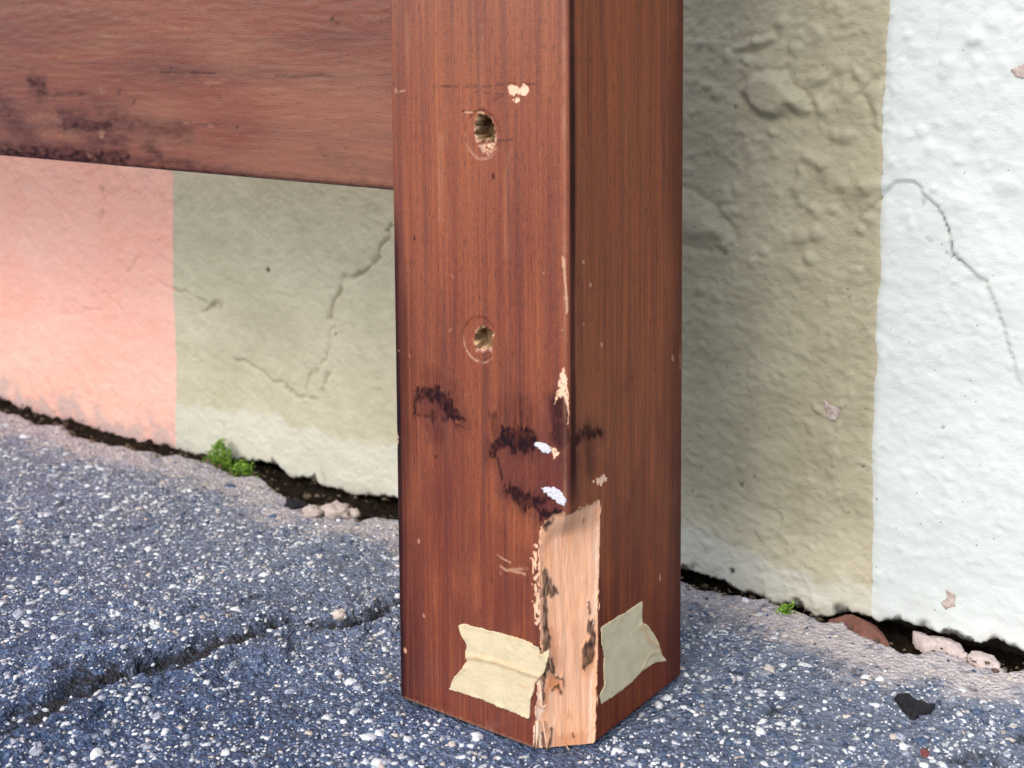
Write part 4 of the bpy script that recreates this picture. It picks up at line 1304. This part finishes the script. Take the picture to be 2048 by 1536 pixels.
for pts, w, am in ([(170, 420), (215, 440), (200, 480)], .006, .75), ([(230, 490), (330, 480), (470, 480)], .0016, .55), ([(330, 640), (450, 645), (560, 650)], .0045, .8), ([(300, 580), (430, 580)], .004, .5), ([(560, 600), (800, 660), (960, 680)], .006, .55), ([(770, 760), (800, 800)], .006, .75), \
        ([(0, 520), (60, 620), (90, 660)], .010, .5), ([(120, 700), (180, 700)], .005, .6), ([(0, 770), (200, 785), (400, 800), (640, 815)], .0060, .95), ([(600, 815), (850, 840), (1000, 850)], .004, .6), ([(1000, 860), (1500, 905), (1990, 955)], .0022, .5), ([(460, 720), (640, 720)], .0035, .55), ([(500, 560), (620, 600)], .008, .4), \
        ([(820, 372), (1000, 374), (1110, 376)], .0007, .8), ([(640, 372), (820, 372)], .0006, .4), ([(830, 385), (1000, 390)], .004, .35), ([(1410, 392), (1560, 390), (1640, 384), (1720, 396)], .0007, .75), ([(1560, 378), (1640, 388)], .0005, .6), ([(1000, 640), (1160, 632)], .0006, .5), ([(1715, 105), (1716, 108)], .0016, .8), ([(1218, 655), (1219, 657)], .0010, .85), ([(1770, 762), (1772, 764)], .0009, .9), ([(1960, 112), (1962, 118)], .0011, .6), \
        ([(1640, 785), (1820, 860), (1990, 900)], .006, .30), ([(205, 270), (212, 268)], .0010, .5), ([(868, 350), (880, 350)], .0012, .5), ([(620, 465), (625, 470)], .0016, .7), ([(672, 515), (676, 520)], .0016, .6):
    q = .35 if w < .0014 else 1.0
    d, _, p = dist_line(a + q * (wa - a), b + q * (wbb - b), on_rail(C4(pts)), .03)
    rd = np.maximum(rd, am * (1 - sst(w * .05, w * 1.5, d)))
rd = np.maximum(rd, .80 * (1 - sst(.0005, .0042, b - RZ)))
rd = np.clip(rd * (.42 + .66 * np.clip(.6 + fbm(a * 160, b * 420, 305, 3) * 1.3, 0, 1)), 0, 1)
for pts, w, am in ([(0, 60), (150, 42), (300, 40), (450, 60), (600, 82), (760, 108), (900, 142), (1050, 178), (1200, 232)], .0016, .16), ([(160, 610), (300, 605)], .003, .25), ([(200, 690), (400, 680)], .004, .2), ([(520, 690), (525, 700)], .0022, .6), ([(525, 465), (527, 470)], .002, .5), ([(960, 632), (1100, 638)], .0008, .4), ([(1050, 430), (1160, 410)], .0012, .3), ([(450, 785), (452, 790)], .0014, .5), ([(305, 296), (307, 300)], .0009, .8), ([(1385, 190), (1388, 260)], .0008, .2), \
        ([(1830, 360), (1850, 370)], .0010, .3), ([(1970, 540), (1975, 560)], .0012, .3), ([(800, 730), (860, 740), (1000, 700)], .003, .18), ([(1620, 905), (1640, 920)], .0006, .6), ([(670, 790), (672, 794)], .0012, .4):
    d, _, p = dist_line(wa, wbb, on_rail(C4(pts)), .03)
    rp = np.maximum(rp, .6 * am * (1 - sst(w * .1, w * 1.3, d)) * np.clip(.6 + noise(a * 200, b * 900, 308), 0, 1))
# stain wiped thin: warmer and lighter toward the lower right, darker bands upper left
warm = sst(-.2, .5, fbm(wa * 9, wbb * 38, 306, 3) + .5 * sst(on_rail([(330, 200)])[0][0], on_rail([(600, 250)])[0][0], a) * (1 - sst(RZ + .035, RZ + .07, b)) - .1)
rp = np.maximum(rp, .10 * warm)
rdep = .00008 * rd + .00025 * fbm(a * 60, b * 500, 307, 2) * .6
Yr = RYY.ravel() + np.where((RYY.ravel() < RY + .0005), rdep, 0)
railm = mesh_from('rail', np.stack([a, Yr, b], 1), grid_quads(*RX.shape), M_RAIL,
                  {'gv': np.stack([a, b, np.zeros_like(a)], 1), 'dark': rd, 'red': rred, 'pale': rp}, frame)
railm['label'] = 'horizontal stained rail running left from the post'
# plain far leg that carries the other end of the rail, outside the picture
lx = -1.5
bxv = np.array([(x, y, zc) for x in (lx - .09, lx) for y in (PY, PY + .09) for zc in (0, .6)])
far = mesh_from('post', bxv, [(0, 1, 3, 2), (4, 6, 7, 5), (0, 4, 5, 1), (2, 3, 7, 6), (1, 5, 7, 3), (0, 2, 6, 4)], M_POST, {'gv': bxv * 1.0}, frame, smooth=False)

# ------------------------------------------------------------------ small things on the ground
def slab(name, poly_px, mat, h, z0, label, cat, jag=.0006, plane_z=0.0, group=None):
    poly = np.array([(lambda p: (p[0], p[1]))(hit(x, y, 2, plane_z)) for x, y in poly_px])

    def P(a, b, o): return np.stack([a, b, o], 1)

    def off(a, b, e):
        return z0 + h * (.35 + .65 * sst(0, .006, e)) + .0007 * fbm(a * 260, b * 260, 401, 2)
    o = patch(name, poly, P, .0008, off, mat, None, h + .004, jag, 420, 17)
    tag(o, label, cat, group)
    return o


slab('mortar_flake', LC4([(920, 450), (1000, 460), (1100, 500), (1280, 520), (1400, 580), (1452, 650), (1480, 700), (1430, 680), (1330, 640), (1230, 600), (1120, 588), (1040, 565), (960, 500)]), M_MORTAR, .002, .0015,
     'long thin pale pink mortar flake lying in the dark gap under the mint stripe', 'mortar flake', group='mortar flakes in the gap')
slab('mortar_flake', LC4([(1482, 700), (1520, 655), (1600, 655), (1745, 712), (1808, 790), (1680, 792), (1560, 760)]), M_MORTAR, .002, .0015,
     'shorter blunt pale pink mortar flake at the right end of the dark gap', 'mortar flake', group='mortar flakes in the gap')
slab('brick_shard', LC4([(80, 315), (200, 268), (330, 268), (430, 300), (540, 350), (640, 450), (702, 562), (640, 540), (520, 492), (400, 470), (330, 420), (250, 345), (150, 335)]), M_BRICK, .0045, -.001,
     'smooth reddish brown brick shard wedged in the gap below the olive stripe', 'brick shard', .0002)
slab('black_scrap', G5([(1250, 305), (1318, 280), (1380, 322), (1440, 340), (1512, 355), (1450, 402), (1365, 432), (1300, 375)]), M_BLACK, .0022, .0010,
     'flat ragged black scrap lying on the asphalt right of the post', 'scrap', .0022)
slab('red_grit', G5([(1412, 625), (1450, 618), (1470, 645), (1450, 668), (1420, 655)]), M_REDSTONE, .0022, .0005,
     'small dark red stone on the asphalt at the lower right', 'stone', .0003)


def lump(name, px, py, r, mat, label, cat, sq=.6, seed=1, z0=0.0, group=None):
    p = hit(px, py, 2, 0.002)
    th = np.linspace(0, 2 * math.pi, 25)[:-1]; ph = np.linspace(0, math.pi, 13)
    V = [];
    for f in ph:
        for q in th:
            v = np.array([math.sin(f) * math.cos(q), math.sin(f) * math.sin(q), math.cos(f)]); V.append(v)
    V = np.array(V); n = 1 + .42 * noise(V[:, 0] * 1.9 + seed * 3.1, V[:, 1] * 1.9 + V[:, 2] * 1.5, seed) + .30 * np.abs(noise(V[:, 0] * 4 + seed, V[:, 1] * 4 + V[:, 2] * 3, seed + 1)) - .12 * np.abs(noise(V[:, 0] * 9 + seed, V[:, 1] * 9 + V[:, 2] * 7, seed + 2))
    r = [r[0] * .82, r[1] * .82, r[2] * .66]
    n = n + .10 * noise(V[:, 0] * 17 + seed, V[:, 1] * 17 + V[:, 2] * 13, seed + 3)
    V = V * n[:, None] * np.array(r)[None, :]
    V = V + np.array([p[0], p[1], z0 + r[2] * sq])
    Q = []
    for i in range(12):
        for j in range(24):
            Q.append((i * 24 + j, (i + 1) * 24 + j, (i + 1) * 24 + (j + 1) % 24, i * 24 + (j + 1) % 24))
    o = mesh_from(name, V, Q, mat, {'rnd': np.full(len(V), .6)})
    tag(o, label, cat, group)
    return o


q2 = lambda x, y: LC2([(x, y)])[0]
lump('rubble_piece', *q2(1330, 800), (.0125, .008, .0062), M_RUBBLE, 'largest pinkish rubble piece in the gap left of the post', 'rubble', seed=3, group='rubble in the gap left of the post')
lump('rubble_piece', *q2(1100, 790), (.0085, .006, .0045), M_RUBBLE, 'pinkish rubble piece left of the largest one near the post', 'rubble', seed=5, group='rubble in the gap left of the post')
lump('rubble_piece', *q2(1490, 815), (.005, .004, .0045), M_STONES[2], 'small tan rubble piece nearest the post', 'rubble', seed=8, group='rubble in the gap left of the post')
lump('rubble_piece', *q2(930, 720), (.009, .006, .004), M_BLACK, 'dark grey rubble piece at the edge of the gap', 'rubble', seed=9, group='rubble in the gap left of the post')
lump('asphalt_crumb', *G6([(1740, 690)])[0], (.0045, .004, .0045), M_STONES[2], 'brownish crumb by the asphalt crack left of the post', 'crumb', seed=12)
lump('white_pebble', *G6([(790, 745)])[0], (.0042, .0036, .0036), M_STONES[0], 'round white pebble on the asphalt left of the post', 'pebble', seed=14)


# ---- moss
def moss(px, py, wd, hgt, n, label, seed):
    rng = np.random.default_rng(seed)
    c = hit(px, py, 1, WY - .006)
    V = []; Q = []; R = []
    for i in range(n):
        u = rng.normal(0, .42); v = rng.random() ** .8; w = rng.normal(0, .35)
        p = np.array([c[0] + u * wd, c[1] - .004 + w * .006 - .004 * (1 - v), c[2] + v * hgt * max(.15, 1 - .75 * abs(u))])
        l = rng.uniform(.0012, .0026); az = rng.random() * 6.28; el = rng.uniform(-.1, 1.2)
        d = np.array([math.cos(az) * math.cos(el), math.sin(az) * math.cos(el), math.sin(el)])
        sdv = np.cross(d, [0, 0, 1.0]) if abs(d[2]) < .95 else np.array([1.0, 0, 0])
        sdv = sdv / np.linalg.norm(sdv) * l * .42
        up = np.cross(sdv, d); up = up / (np.linalg.norm(up) + 1e-9) * l * .18
        k = len(V)
        V += [p, p + d * l * .45 + sdv + up, p + d * l, p + d * l * .45 - sdv + up]
        Q.append((k, k + 1, k + 2, k + 3))
        R += [np.clip(rng.random() * .7 + .4 * v, 0, 1)] * 4
    o = mesh_from('moss_plant', np.array(V), Q, M_LEAF, {'rnd': np.array(R)}, smooth=False)
    tag(o, label, 'moss')
    return o


moss(452, 945, .017, .024, 1100, 'bright green moss tuft growing in the gap left of the post', 4)
moss(496, 952, .011, .012, 420, 'darker low green moss trailing right of the bright tuft', 6)
moss(1582, 1222, .005, .004, 160, 'tiny green moss spot in the gap right of the post', 8)
